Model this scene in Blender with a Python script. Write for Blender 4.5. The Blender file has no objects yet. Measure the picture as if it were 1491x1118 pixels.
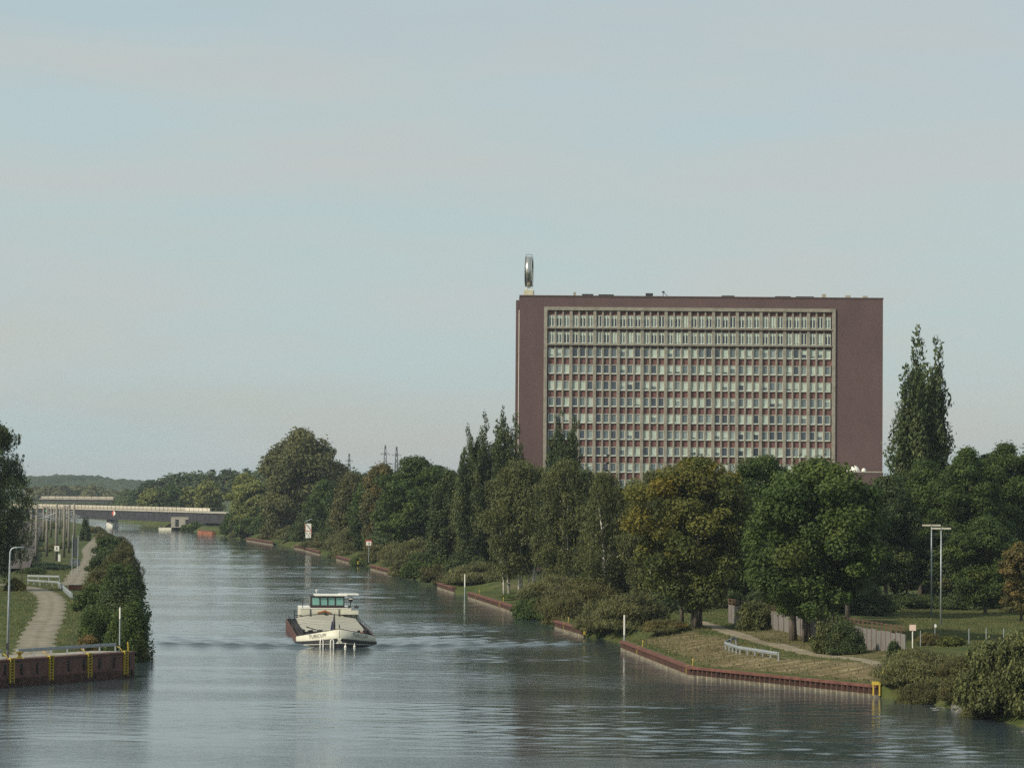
import bpy, math, random
import numpy as np
from mathutils import Vector, Matrix

S = bpy.context.scene
COL = S.collection
R = math.radians

# ------------------------------------------------------------------ camera
F = 4500.0                                   # focal length in pixels of the 1491 wide photograph
CAM = Vector((0.0, 0.0, 18.4))
PITCH, ROLL = math.atan(0.0340), 0.0078
fw = Vector((0, math.cos(PITCH), math.sin(PITCH)))
r0 = Vector((1, 0, 0)); u0 = Vector((0, -math.sin(PITCH), math.cos(PITCH)))
rt = r0 * math.cos(ROLL) + u0 * math.sin(ROLL)
up = u0 * math.cos(ROLL) - r0 * math.sin(ROLL)
cd = bpy.data.cameras.new("camera"); co = bpy.data.objects.new("camera", cd); COL.objects.link(co)
cd.sensor_width = 36.0; cd.lens = 36.0 * F / 1491.0
cd.clip_start = 1.0; cd.clip_end = 20000.0
M4 = Matrix((rt, up, -fw)).transposed().to_4x4(); M4.translation = CAM
co.matrix_world = M4
S.camera = co

# ------------------------------------------------------------------ light
SUN_DIR = Vector((-0.70, -0.45, 0.58)).normalized()       # towards the sun: left, a little behind the camera
SUN_EL = math.asin(SUN_DIR.z); SUN_AZ = math.atan2(SUN_DIR.x, SUN_DIR.y)
W = bpy.data.worlds.new("World"); S.world = W; W.use_nodes = True
nt = W.node_tree; nt.nodes.clear()
def N(t, ty, **kw):
    n = t.nodes.new(ty)
    for k, v in kw.items():
        if k in n.inputs.keys(): n.inputs[k].default_value = v
        else: setattr(n, k, v)
    return n
def L(t, a, b): t.links.new(a, b)
out = N(nt, "ShaderNodeOutputWorld")
sky = N(nt, "ShaderNodeTexSky", sky_type='NISHITA', sun_disc=False, sun_elevation=SUN_EL, sun_rotation=SUN_AZ,
        air_density=1.0, dust_density=1.6, ozone_density=1.0, altitude=60.0)
bg = N(nt, "ShaderNodeBackground", Strength=0.123)
geo = N(nt, "ShaderNodeTexCoord")
mp = N(nt, "ShaderNodeMapping"); mp.inputs["Scale"].default_value = (2.2, 2.2, 14.0)
L(nt, geo.outputs["Generated"], mp.inputs["Vector"])
nz = N(nt, "ShaderNodeTexNoise", Scale=1.6, Detail=6.0, Roughness=0.55)
L(nt, mp.outputs[0], nz.inputs["Vector"])
rp = N(nt, "ShaderNodeValToRGB")
rp.color_ramp.elements[0].position = 0.42; rp.color_ramp.elements[0].color = (0.74, 0.74, 0.74, 1)
rp.color_ramp.elements[1].position = 0.66; rp.color_ramp.elements[1].color = (0.93, 0.93, 0.93, 1)
L(nt, nz.outputs["Fac"], rp.inputs[0])
nz2 = N(nt, "ShaderNodeTexNoise", Scale=2.3, Detail=5.0); L(nt, mp.outputs[0], nz2.inputs["Vector"])
rp2 = N(nt, "ShaderNodeValToRGB")
rp2.color_ramp.elements[0].position = 0.40; rp2.color_ramp.elements[0].color = (3.95, 4.84, 4.92, 1)
rp2.color_ramp.elements[1].position = 0.64; rp2.color_ramp.elements[1].color = (4.45, 4.66, 4.50, 1)
L(nt, nz2.outputs["Fac"], rp2.inputs[0])
mx = N(nt, "ShaderNodeMixRGB"); L(nt, rp.outputs[0], mx.inputs[0]); L(nt, sky.outputs[0], mx.inputs[1]); L(nt, rp2.outputs[0], mx.inputs[2])
L(nt, mx.outputs[0], bg.inputs["Color"]); L(nt, bg.outputs[0], out.inputs["Surface"])

sl = bpy.data.lights.new("sun", 'SUN'); sl.energy = 4.1; sl.angle = R(2.0); sl.color = (1.0, 0.90, 0.72)
so = bpy.data.objects.new("sun", sl); COL.objects.link(so)
so.rotation_euler = SUN_DIR.to_track_quat('Z', 'Y').to_euler(); so.location = (-300, -100, 300)
S.view_settings.view_transform = 'Standard'; S.view_settings.look = 'None'
S.view_settings.exposure = 0.0; S.view_settings.gamma = 1.0
S.cycles.max_bounces = 6; S.cycles.diffuse_bounces = 3; S.cycles.glossy_bounces = 3
S.cycles.transmission_bounces = 4; S.cycles.volume_bounces = 0; S.cycles.use_denoising = False
S.cycles.caustics_reflective = False; S.cycles.caustics_refractive = False

# ------------------------------------------------------------------ placing helpers
def ray(px, py):
    return rt * ((px - 745.5) / F) + up * ((559.0 - py) / F) + fw
def G(px, py, z=0.0):                         # where the sight line meets the level z
    d = ray(px, py); k = (z - CAM.z) / d.z
    return CAM + d * k
def A(px, py, Y):                             # the point at distance Y
    d = ray(px, py); return CAM + d * (Y / d.y)
def XY(px, Y): return A(px, 712.0, Y).x
def ZY(px, py, Y): return A(px, py, Y).z

# canal edges at water level: (Y, X)
RE = np.array([(150, 62), (200, 46), (239, 39.6), (264, 36.2), (277, 33.5), (305, 18), (357, 13.1), (373, 11.4), (409, 6.4), (470, -.5), (575, -13.5),
               (740, -37), (916, -62), (1161, -110), (1380, -155), (1700, -226), (2200, -345), (7000, -1500)], float)
LE = np.array([(150, -140), (200, -98), (281.9, -46.9), (299.2, -36.3), (300.5, -37.2), (312, -39.5), (349, -42.5), (600, -70), (1010, -124), (1250, -164), (1440, -204), (1700, -256),
               (2200, -385), (7000, -1560)], float)
def xr(Y): return np.interp(Y, RE[:, 0], RE[:, 1])
def xl(Y): return np.interp(Y, LE[:, 0], LE[:, 1])
def onshore(px, off, side=1):                 # the point at lateral offset 'off' inland whose sight line is px
    a, b = (238., 3000.) if side > 0 else (310., 3000.)
    best = min((abs(XY(px, y) - ((xr(y) + off) if side > 0 else (xl(y) - off))), y) for y in np.geomspace(a, b, 1500))
    return best[1]

def sm(x, a, b):
    t = np.clip((np.asarray(x, float) - a) / (b - a), 0, 1); return t * t * (3 - 2 * t)
WALLS = [(277.5, 356.5), (388, 410), (460, 520), (545, 572), (655, 700), (745, 790), (845, 930), (985, 1060)]   # stretches of the right bank with sheet piles
def walled(Y):
    w = np.zeros_like(np.asarray(Y, float))
    for a, b in WALLS: w = np.maximum(w, sm(Y, a - 3, a) * (1 - sm(Y, b, b + 3)))
    return w
def height(X, Y):
    X = np.asarray(X, float); Y = np.asarray(Y, float)
    o1 = X - xr(Y); o0 = xl(Y) - X
    w = walled(Y)
    hr = w * (1.15 + 1.1 * sm(o1, .3, 10)) + (1 - w) * (-.5 + 2.7 * sm(o1, 0, 6)) + .4 * sm(o1, 10, 30) + .22 * np.sin(X * .33 + 1) * np.sin(Y * .21) * sm(o1, 2, 9)
    q = 1 - sm(Y, 299.3, 300.3)
    hl = q * 2.4 + (1 - q) * (-.5 + 2.9 * sm(o0, 0, 6)) + 1.1 * sm(o0, 20, 32) + .15 * np.sin(X * .3) * np.sin(Y * .17) * sm(o0, 18, 25)
    h = np.where(o1 >= 0, hr, np.where(o0 >= 0, hl, -2.5))
    return h
def H(X, Y): return float(height(X, Y))

# ------------------------------------------------------------------ materials
def new_mat(name):
    m = bpy.data.materials.new(name); m.use_nodes = True
    t = m.node_tree; t.nodes.clear()
    o = N(t, "ShaderNodeOutputMaterial"); p = N(t, "ShaderNodeBsdfPrincipled")
    L(t, p.outputs[0], o.inputs["Surface"])
    return m, t, p, o
def mat(name, col, rough=.7, var=.18, scale=.8, metal=0.0, col2=None, detail=5.0, bump=0.0, stretch=None, contrast=(.35, .65), spec=.4):
    m, t, p, o = new_mat(name)
    tc = N(t, "ShaderNodeTexCoord"); src = tc.outputs["Object"]
    if stretch:
        mp = N(t, "ShaderNodeMapping"); mp.inputs["Scale"].default_value = stretch; L(t, src, mp.inputs["Vector"]); src = mp.outputs[0]
    n = N(t, "ShaderNodeTexNoise", Scale=scale, Detail=detail, Roughness=.62); L(t, src, n.inputs["Vector"])
    r = N(t, "ShaderNodeValToRGB")
    c2 = col2 or tuple(c * (1 - var) for c in col); c1 = col if col2 else tuple(min(1, c * (1 + var)) for c in col)
    r.color_ramp.elements[0].position, r.color_ramp.elements[1].position = contrast
    r.color_ramp.elements[0].color = (*c2, 1); r.color_ramp.elements[1].color = (*c1, 1)
    L(t, n.outputs["Fac"], r.inputs[0]); L(t, r.outputs[0], p.inputs["Base Color"])
    p.inputs["Roughness"].default_value = rough; p.inputs["Metallic"].default_value = metal
    p.inputs["Specular IOR Level"].default_value = spec
    if bump:
        b = N(t, "ShaderNodeBump", Strength=1.0, Distance=bump); L(t, n.outputs["Fac"], b.inputs["Height"]); L(t, b.outputs[0], p.inputs["Normal"])
    return m

def leaf_mat(name, dark, mid, light, autumn=(.22, .13, .02), trans=.30):
    m, t, p, o = new_mat(name)
    at = N(t, "ShaderNodeAttribute", attribute_name="tint")
    r = N(t, "ShaderNodeValToRGB")
    e = r.color_ramp.elements
    e[0].position = 0.0; e[0].color = (*dark, 1); e[1].position = 1.0; e[1].color = (*light, 1)
    x = e.new(.5); x.color = (*mid, 1)
    L(t, at.outputs["Fac"], r.inputs[0])
    a2 = N(t, "ShaderNodeAttribute", attribute_name="autumn")
    mx = N(t, "ShaderNodeMixRGB"); mx.inputs[2].default_value = (*autumn, 1)
    L(t, a2.outputs["Fac"], mx.inputs[0]); L(t, r.outputs[0], mx.inputs[1])
    L(t, mx.outputs[0], p.inputs["Base Color"]); p.inputs["Roughness"].default_value = .62
    p.inputs["Specular IOR Level"].default_value = .25
    tr = N(t, "ShaderNodeBsdfTranslucent"); L(t, mx.outputs[0], tr.inputs["Color"])
    ms = N(t, "ShaderNodeMixShader"); ms.inputs[0].default_value = trans
    L(t, p.outputs[0], ms.inputs[1]); L(t, tr.outputs[0], ms.inputs[2]); L(t, ms.outputs[0], o.inputs["Surface"])
    return m
LM = {
 'green':  leaf_mat("leaf_green", (0.030, 0.053, 0.011), (0.062, 0.101, 0.021), (0.118, 0.158, 0.034), (.24, .17, .03)),
 'yellow': leaf_mat("leaf_yellow", (.038, .054, .013), (.086, .106, .022), (.165, .165, .032), (.27, .205, .028)),
 'birch':  leaf_mat("leaf_birch", (0.070, 0.083, 0.030), (0.123, 0.137, 0.046), (0.188, 0.195, 0.065), (.20, .155, .045)),
 'olive':  leaf_mat("leaf_olive", (0.077, 0.087, 0.034), (0.131, 0.135, 0.050), (0.201, 0.195, 0.073), (.22, .16, .05)),
 'brown':  leaf_mat("leaf_brown", (.068, .070, .024), (.110, .108, .038), (.165, .150, .052), (.22, .145, .04)),
 'dark':   leaf_mat("leaf_dark", (0.032, 0.050, 0.017), (0.059, 0.088, 0.028), (0.104, 0.134, 0.043), (.20, .15, .04)),
 'poplar': leaf_mat("leaf_poplar", (0.042, 0.066, 0.026), (0.077, 0.107, 0.037), (0.148, 0.166, 0.057), (.18, .15, .05)),
 'light':  leaf_mat("leaf_light", (0.100, 0.128, 0.036), (0.181, 0.204, 0.056), (0.281, 0.282, 0.082), (.30, .25, .055)),
 'spruce': leaf_mat("leaf_spruce", (0.017, 0.034, 0.019), (0.032, 0.057, 0.031), (0.059, 0.087, 0.045)),
}
BARK = mat("bark", (.085, .070, .055), .9, .4, 2.5, stretch=(1, 1, .3), bump=.05)
BIRCHBARK = mat("birch_bark", (.62, .60, .55), .8, .3, 2.2, col2=(.06, .05, .045), contrast=(.36, .46), stretch=(.6, .6, 1.8))
CONC = mat("concrete", (.36, .34, .29), .85, .2, .9, bump=.01)
CONC_L = mat("pale_concrete", (.55, .51, .42), .85, .14, .7)
GALV = mat("galvanised_steel", (.36, .40, .42), .45, .15, 3.0, metal=.35)
RUST = mat("rusty_steel", (.150, .072, .055), .8, .35, 1.3, col2=(.085, .044, .036), stretch=(1, 1, .5))
YEL = mat("yellow_paint", (.42, .31, .035), .5, .15, 3)
WHITE = mat("white_paint", (.74, .73, .66), .45, .08, 1.2)
CREAM = mat("cream_paint", (.62, .61, .50), .5, .1, .8)
BLACK = mat("black_rubber", (.012, .012, .014), .6, .3, 2)
DARK = mat("dark_steel", (.035, .036, .040), .55, .3, 1.5)
WOODRED = mat("rusty_red_plate", (.22, .07, .045), .75, .25, 1.0)

# ------------------------------------------------------------------ mesh helpers
class MB:
    def __init__(s): s.v = []; s.f = []; s.m = []; s.cur = 0
    def add(s, vs, fs):
        n = len(s.v); s.v += [tuple(v) for v in vs]
        for f in fs: s.f.append(tuple(i + n for i in f)); s.m.append(s.cur)
        return s
    def box(s, x0, x1, y0, y1, z0, z1):
        return s.add([(x0, y0, z0), (x1, y0, z0), (x1, y1, z0), (x0, y1, z0), (x0, y0, z1), (x1, y0, z1), (x1, y1, z1), (x0, y1, z1)],
                     [(3, 2, 1, 0), (4, 5, 6, 7), (0, 1, 5, 4), (1, 2, 6, 5), (2, 3, 7, 6), (3, 0, 4, 7)])
    def bar(s, p, q, w, h=None, upv=(0, 0, 1)):             # square bar from p to q
        p = Vector(p); q = Vector(q); h = h or w
        d = (q - p).normalized(); a = d.cross(Vector(upv))
        if a.length < 1e-4: a = d.cross(Vector((1, 0, 0)))
        a.normalize(); b = a.cross(d).normalized()
        vs = [c + a * (i * w / 2) + b * (j * h / 2) for c in (p, q) for i, j in ((-1, -1), (1, -1), (1, 1), (-1, 1))]
        return s.add(vs, [(0, 1, 2, 3), (7, 6, 5, 4), (0, 4, 5, 1), (1, 5, 6, 2), (2, 6, 7, 3), (3, 7, 4, 0)])
    def tube(s, pts, rad, n=8, cap=True):
        pts = [Vector(p) for p in pts]
        if not hasattr(rad, '__len__'): rad = [rad] * len(pts)
        vs = []; fs = []
        a = None
        for i, p in enumerate(pts):
            d = (pts[min(i + 1, len(pts) - 1)] - pts[max(i - 1, 0)]).normalized()
            if a is None: a = d.cross(Vector((0, 0, 1)) if abs(d.z) < .9 else Vector((1, 0, 0))).normalized()
            a = (a - d * a.dot(d)).normalized(); b = d.cross(a)
            for k in range(n):
                t = 2 * math.pi * k / n; vs.append(p + (a * math.cos(t) + b * math.sin(t)) * rad[i])
        for i in range(len(pts) - 1):
            for k in range(n):
                k2 = (k + 1) % n; fs.append((i * n + k, i * n + k2, (i + 1) * n + k2, (i + 1) * n + k))
        if cap: fs.append(tuple(range(n - 1, -1, -1))); fs.append(tuple((len(pts) - 1) * n + k for k in range(n)))
        return s.add(vs, fs)
    def lathe(s, prof, c=(0, 0, 0), n=16):
        c = Vector(c); vs = []; fs = []
        for r, z in prof:
            for k in range(n):
                t = 2 * math.pi * k / n; vs.append(c + Vector((r * math.cos(t), r * math.sin(t), z)))
        for i in range(len(prof) - 1):
            for k in range(n):
                k2 = (k + 1) % n; fs.append((i * n + k, i * n + k2, (i + 1) * n + k2, (i + 1) * n + k))
        return s.add(vs, fs)
    def prism(s, poly, z0, z1):                              # extrude an xy outline
        n = len(poly); vs = [(x, y, z0) for x, y in poly] + [(x, y, z1) for x, y in poly]
        fs = [tuple(range(n - 1, -1, -1)), tuple(range(n, 2 * n))] + [(i, (i + 1) % n, n + (i + 1) % n, n + i) for i in range(n)]
        return s.add(vs, fs)
    def plate(s, poly, y0, y1):                              # extrude an xz outline along y
        n = len(poly); vs = [(x, y0, z) for x, z in poly] + [(x, y1, z) for x, z in poly]
        fs = [tuple(range(n)), tuple(range(2 * n - 1, n - 1, -1))] + [(n + i, n + (i + 1) % n, (i + 1) % n, i) for i in range(n)]
        return s.add(vs, fs)
    def grid(s, P):                                          # P: rows of points
        r, c = len(P), len(P[0])
        return s.add([p for row in P for p in row], [(i * c + j, i * c + j + 1, (i + 1) * c + j + 1, (i + 1) * c + j) for i in range(r - 1) for j in range(c - 1)])
    def build(s, name, mats, parent=None, smooth=False):
        me = bpy.data.meshes.new(name); me.from_pydata(s.v, [], s.f)
        if not isinstance(mats, (list, tuple)): mats = [mats]
        for m in mats: me.materials.append(m)
        if len(mats) > 1: me.polygons.foreach_set("material_index", s.m)
        if smooth: me.polygons.foreach_set("use_smooth", [True] * len(s.f))
        me.update()
        o = bpy.data.objects.new(name, me); COL.objects.link(o)
        if parent: o.parent = parent
        return o
def tag(o, label=None, cat=None, group=None, kind=None):
    if label: o["label"] = label
    if cat: o["category"] = cat
    if group: o["group"] = group
    if kind: o["kind"] = kind
    return o
def empty(name, loc, rz=0.0, label=None, cat=None, group=None):
    o = bpy.data.objects.new(name, None); COL.objects.link(o); o.empty_display_size = .5
    o.location = loc; o.rotation_euler = (0, 0, rz)
    return tag(o, label, cat, group)
def copy_thing(root, loc, rz=0.0, label=None, scale=None):
    r = root.copy(); COL.objects.link(r); r.location = loc; r.rotation_euler = (0, 0, rz)
    if label: r["label"] = label
    if scale: r.scale = scale
    for ch in list(root.children):
        c = ch.copy(); COL.objects.link(c); c.parent = r
        for g in list(ch.children):
            d = g.copy(); COL.objects.link(d); d.parent = c
    return r
def fast_mesh(name, V, nper, mats, attrs=None, parent=None):
    """V: (faces*nper, 3) unshared vertices"""
    nf = len(V) // nper
    me = bpy.data.meshes.new(name)
    me.vertices.add(len(V)); me.vertices.foreach_set("co", V.astype(np.float32).ravel())
    me.loops.add(nf * nper); me.loops.foreach_set("vertex_index", np.arange(nf * nper, dtype=np.int32))
    me.polygons.add(nf); me.polygons.foreach_set("loop_start", np.arange(0, nf * nper, nper, dtype=np.int32))
    for m in (mats if isinstance(mats, (list, tuple)) else [mats]): me.materials.append(m)
    for k, a in (attrs or {}).items():
        at = me.attributes.new(k, 'FLOAT', 'POINT'); at.data.foreach_set("value", np.repeat(a, nper).astype(np.float32))
    me.update(calc_edges=True)
    o = bpy.data.objects.new(name, me); COL.objects.link(o)
    if parent: o.parent = parent
    return o
def grid_mesh(name, X, Y, Z, m, attrs=None):
    r, c = X.shape
    me = bpy.data.meshes.new(name)
    co_ = np.stack([X, Y, Z], -1).reshape(-1, 3).astype(np.float32)
    i = np.arange(r * c).reshape(r, c)
    q = np.stack([i[:-1, :-1], i[:-1, 1:], i[1:, 1:], i[1:, :-1]], -1).reshape(-1, 4).astype(np.int32)
    me.vertices.add(len(co_)); me.vertices.foreach_set("co", co_.ravel())
    me.loops.add(q.size); me.loops.foreach_set("vertex_index", q.ravel())
    me.polygons.add(len(q)); me.polygons.foreach_set("loop_start", np.arange(0, q.size, 4, dtype=np.int32))
    me.polygons.foreach_set("use_smooth", np.ones(len(q), bool))
    me.materials.append(m)
    for k, a in (attrs or {}).items():
        at = me.attributes.new(k, 'FLOAT', 'POINT'); at.data.foreach_set("value", a.ravel().astype(np.float32))
    me.update(calc_edges=True)
    o = bpy.data.objects.new(name, me); COL.objects.link(o)
    return o

# ------------------------------------------------------------------ ground
Ys = np.concatenate([np.arange(120, 420, 1.5), np.arange(420, 900, 4), np.geomspace(900, 9000, 160)])
Ys = np.sort(np.unique(np.concatenate([Ys, RE[(RE[:, 0] > 150) & (RE[:, 0] < 7000), 0], LE[(LE[:, 0] > 150) & (LE[:, 0] < 7000), 0], [299.3, 300.3]])))
offs = np.array([0, .05, .35, 1, 2, 3, 4, 5, 6, 8, 10, 12, 14, 17, 20, 23, 26, 30, 35, 40, 50, 65, 90, 130, 200, 330, 600, 1200, 2500, 5000])
XL = xl(Ys)[:, None] - offs[None, ::-1]
XR = xr(Ys)[:, None] + offs[None, :]
GX = np.concatenate([XL, XR], 1); GY = np.repeat(Ys[:, None], GX.shape[1], 1)
GZ = height(GX, GY)
nL = len(offs); q_left = (1 - sm(Ys, 299.3, 300.3)); w_r = walled(Ys)
GZ[:, nL - 1] = -3.0; GZ[:, nL] = -3.0                                   # the foot of each bank under water
GZ[:, nL - 2] = q_left * 2.3 + (1 - q_left) * -.6
GZ[:, nL + 1] = w_r * 1.05 + (1 - w_r) * -.6
dry = np.zeros_like(GX)
o1 = GX - xr(GY)
dry += (sm(o1, .5, 2.5) * (1 - sm(o1, 7.5, 10)) * .8 + sm(o1, 9, 13) * (1 - sm(o1, 20, 26)) * .55) * (sm(GY, 270, 285) * (1 - sm(GY, 350, 372)))
dry += sm(o1, 3, 8) * (1 - sm(o1, 14, 20)) * .5 * (sm(GY, 440, 470) * (1 - sm(GY, 520, 560)))
GRASS, t, p, o = new_mat("grass_ground")
tc = N(t, "ShaderNodeTexCoord")
n1 = N(t, "ShaderNodeTexNoise", Scale=.22, Detail=6.0, Roughness=.65); L(t, tc.outputs["Object"], n1.inputs["Vector"])
r1 = N(t, "ShaderNodeValToRGB"); e = r1.color_ramp.elements
e[0].position = .34; e[0].color = (.030, .048, .014, 1); e[1].position = .68; e[1].color = (.105, .098, .040, 1)
x = e.new(.5); x.color = (.060, .078, .022, 1)
L(t, n1.outputs["Fac"], r1.inputs[0])
n2 = N(t, "ShaderNodeTexNoise", Scale=.7, Detail=8.0, Roughness=.7)
mpd = N(t, "ShaderNodeMapping"); mpd.inputs["Rotation"].default_value = (0, 0, .6); mpd.inputs["Scale"].default_value = (.45, 1.2, 1)
L(t, tc.outputs["Object"], mpd.inputs["Vector"]); L(t, mpd.outputs[0], n2.inputs["Vector"])
r2 = N(t, "ShaderNodeValToRGB"); e = r2.color_ramp.elements
e[0].position = .36; e[0].color = (.095, .070, .040, 1); e[1].position = .66; e[1].color = (.30, .245, .145, 1)
x = e.new(.52); x.color = (.150, .118, .065, 1)
L(t, n2.outputs["Fac"], r2.inputs[0])
at = N(t, "ShaderNodeAttribute", attribute_name="dry")
ad = N(t, "ShaderNodeMath", operation='MULTIPLY_ADD'); ad.inputs[1].default_value = 1.5
n3 = N(t, "ShaderNodeTexNoise", Scale=.35, Detail=5.0, Roughness=.7); L(t, tc.outputs["Object"], n3.inputs["Vector"])
sb = N(t, "ShaderNodeMath", operation='MULTIPLY_ADD'); sb.inputs[1].default_value = 2.2; sb.inputs[2].default_value = -1.35
L(t, n3.outputs["Fac"], sb.inputs[0]); L(t, at.outputs["Fac"], ad.inputs[0]); L(t, sb.outputs[0], ad.inputs[2])
cl = N(t, "ShaderNodeClamp"); L(t, ad.outputs[0], cl.inputs[0])
mu = N(t, "ShaderNodeMath", operation='MULTIPLY'); gt = N(t, "ShaderNodeMath", operation='GREATER_THAN'); gt.inputs[1].default_value = .02
L(t, at.outputs["Fac"], gt.inputs[0]); L(t, gt.outputs[0], mu.inputs[0]); L(t, cl.outputs[0], mu.inputs[1])
mxg = N(t, "ShaderNodeMixRGB"); L(t, mu.outputs[0], mxg.inputs[0]); L(t, r1.outputs[0], mxg.inputs[1]); L(t, r2.outputs[0], mxg.inputs[2])
L(t, mxg.outputs[0], p.inputs["Base Color"]); p.inputs["Roughness"].default_value = .95; p.inputs["Specular IOR Level"].default_value = .1
b = N(t, "ShaderNodeBump", Strength=1.0, Distance=.25); nb = N(t, "ShaderNodeTexNoise", Scale=1.6, Detail=6.0); L(t, tc.outputs["Object"], nb.inputs["Vector"])
L(t, nb.outputs["Fac"], b.inputs["Height"]); L(t, b.outputs[0], p.inputs["Normal"])
tag(grid_mesh("ground", GX, GY, GZ, GRASS, {"dry": dry}), kind="structure")

# ------------------------------------------------------------------ barge frame (needed for its wake)
BO = G(494, 942.6, 0.0); BANG = math.atan(.105)
ba = Vector((-math.sin(BANG), math.cos(BANG))); bl = Vector((math.cos(BANG), math.sin(BANG)))

# ------------------------------------------------------------------ water
WATER, t, p, o = new_mat("canal_water")
p.inputs["Base Color"].default_value = (.046, .066, .076, 1); p.inputs["Roughness"].default_value = .05; p.inputs["IOR"].default_value = 1.45
p.inputs["Specular IOR Level"].default_value = .5
tc = N(t, "ShaderNodeTexCoord")
def wn(scale, sx, sy, det, rot=0.0):
    mp = N(t, "ShaderNodeMapping"); mp.inputs["Scale"].default_value = (sx, sy, 1); mp.inputs["Rotation"].default_value = (0, 0, rot)
    n = N(t, "ShaderNodeTexNoise", Scale=scale, Detail=det, Roughness=.55)
    L(t, tc.outputs["Object"], mp.inputs["Vector"]); L(t, mp.outputs[0], n.inputs["Vector"]); return n
wa = wn(1.0, .9, 2.6, 4.0, .05); wb = wn(1.0, .05, .13, 2.0, -.08); wc = wn(1.0, .012, .045, 3.0, .06)
pr = N(t, "ShaderNodeValToRGB"); pr.color_ramp.elements[0].position = .38; pr.color_ramp.elements[0].color = (.32, .32, .32, 1)
pr.color_ramp.elements[1].position = .62; pr.color_ramp.elements[1].color = (1, 1, 1, 1); L(t, wc.outputs["Fac"], pr.inputs[0])
m1 = N(t, "ShaderNodeMath", operation='MULTIPLY'); L(t, wa.outputs["Fac"], m1.inputs[0]); L(t, pr.outputs[0], m1.inputs[1])
m2 = N(t, "ShaderNodeMath", operation='MULTIPLY_ADD'); m2.inputs[1].default_value = 1.6; L(t, wb.outputs["Fac"], m2.inputs[0]); L(t, m1.outputs[0], m2.inputs[2])
b = N(t, "ShaderNodeBump", Strength=1.0, Distance=.035); L(t, m2.outputs[0], b.inputs["Height"]); L(t, b.outputs[0], p.inputs["Normal"])
wy = np.concatenate([np.arange(120, 195, 2), np.arange(195, 450, .32), np.arange(450, 900, .8), np.arange(900, 1500, 2.2), np.geomspace(1500, 7000, 60)])
k = np.linspace(0, 1, 190)
WX = (xl(wy) - 3)[:, None] * (1 - k) + (xr(wy) + 3)[:, None] * k; WY = np.repeat(wy[:, None], len(k), 1)
du = (WX - BO.x) * ba.x + (WY - BO.y) * ba.y; dv = np.abs((WX - BO.x) * bl.x + (WY - BO.y) * bl.y)
WZ = np.zeros_like(WX)
for k0, amp, sp, wd in ((-.5, .20, .42, .7), (3.5, .12, .50, 1.0), (8, .10, .62, 1.2), (13, .08, .7, 1.3), (19, .07, .8, 1.4)):
    d = du - (k0 + sp * np.maximum(dv - 4, 0))
    g = amp * np.exp(-(d / wd) ** 2) * sm(dv, 1.5, 5) * np.exp(-dv / 36.0)
    WZ += g * (1 + .35 * np.sin(dv * 1.7 + k0))
edge = np.minimum((WX - xl(WY)), xr(WY) - WX)
rgw = np.random.default_rng(17); dyw = np.gradient(wy)[:, None]
low = sum(np.sin(WX * a_ + WY * b_ + c_) for a_, b_, c_ in ((.021, .17, 1), (-.03, .075, 2.2), (.045, .11, .5), (.012, .043, 4), (-.05, .26, 3)))
modw = np.clip(.66 + .30 * low, .12, 1.4) * (.42 + .50 * sm(WX + .118 * (WY - 250), -22, 14)) * (.35 + .65 * sm(xr(WY) - WX, 1, 8)) * (.5 + .5 * sm(WX - xl(WY), 0, 8))
WV = np.zeros_like(WX)
for lam in np.geomspace(1.0, 16, 26):
    th = rgw.uniform(-.75, .75); kk = 2 * math.pi / lam; ph_ = rgw.uniform(0, 6.28)
    slope = .0165 if lam < 4 else .0035
    warp = .6 * np.sin(WX * .09 + lam) + .5 * np.sin(WX * .23 + WY * .05 + ph_)
    WV += slope / kk * np.sin(kk * (WX * math.sin(th) + WY * math.cos(th)) + ph_ + warp) * sm(lam / dyw, 3, 4.5)
WZ = (WZ * 2.2) * sm(edge, 0, 4) + WV * modw * (1 + 1.1 * sm(WY, 430, 560))
tag(grid_mesh("canal_water", WX, WY, WZ, WATER), kind="structure")

# ------------------------------------------------------------------ foliage generators
def rnd_dir(rg, n):
    v = rg.normal(size=(n, 3)); return v / np.linalg.norm(v, axis=1, keepdims=True)
def leaves(rg, C, Nrm, size, aspect, tint, autumn, quad=True, dirv=None):
    """leaf faces at C, turned to Nrm; returns vertices"""
    n = len(C)
    a = rnd_dir(rg, n) if dirv is None else dirv
    b = np.cross(Nrm, a); b /= np.linalg.norm(b, axis=1, keepdims=True) + 1e-9
    a = np.cross(b, Nrm); a /= np.linalg.norm(a, axis=1, keepdims=True) + 1e-9
    s = size * rg.uniform(.65, 1.35, (n, 1)); sa = s * aspect
    if quad: V = np.stack([C - a * s * .55, C + b * sa * .5, C + a * s * .55, C - b * sa * .5], 1)
    else: V = np.stack([C - a * s * .6, C + b * sa * .6 + a * s * .25, C - b * sa * .6 + a * s * .35], 1)
    return V.reshape(-1, 3)

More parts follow.
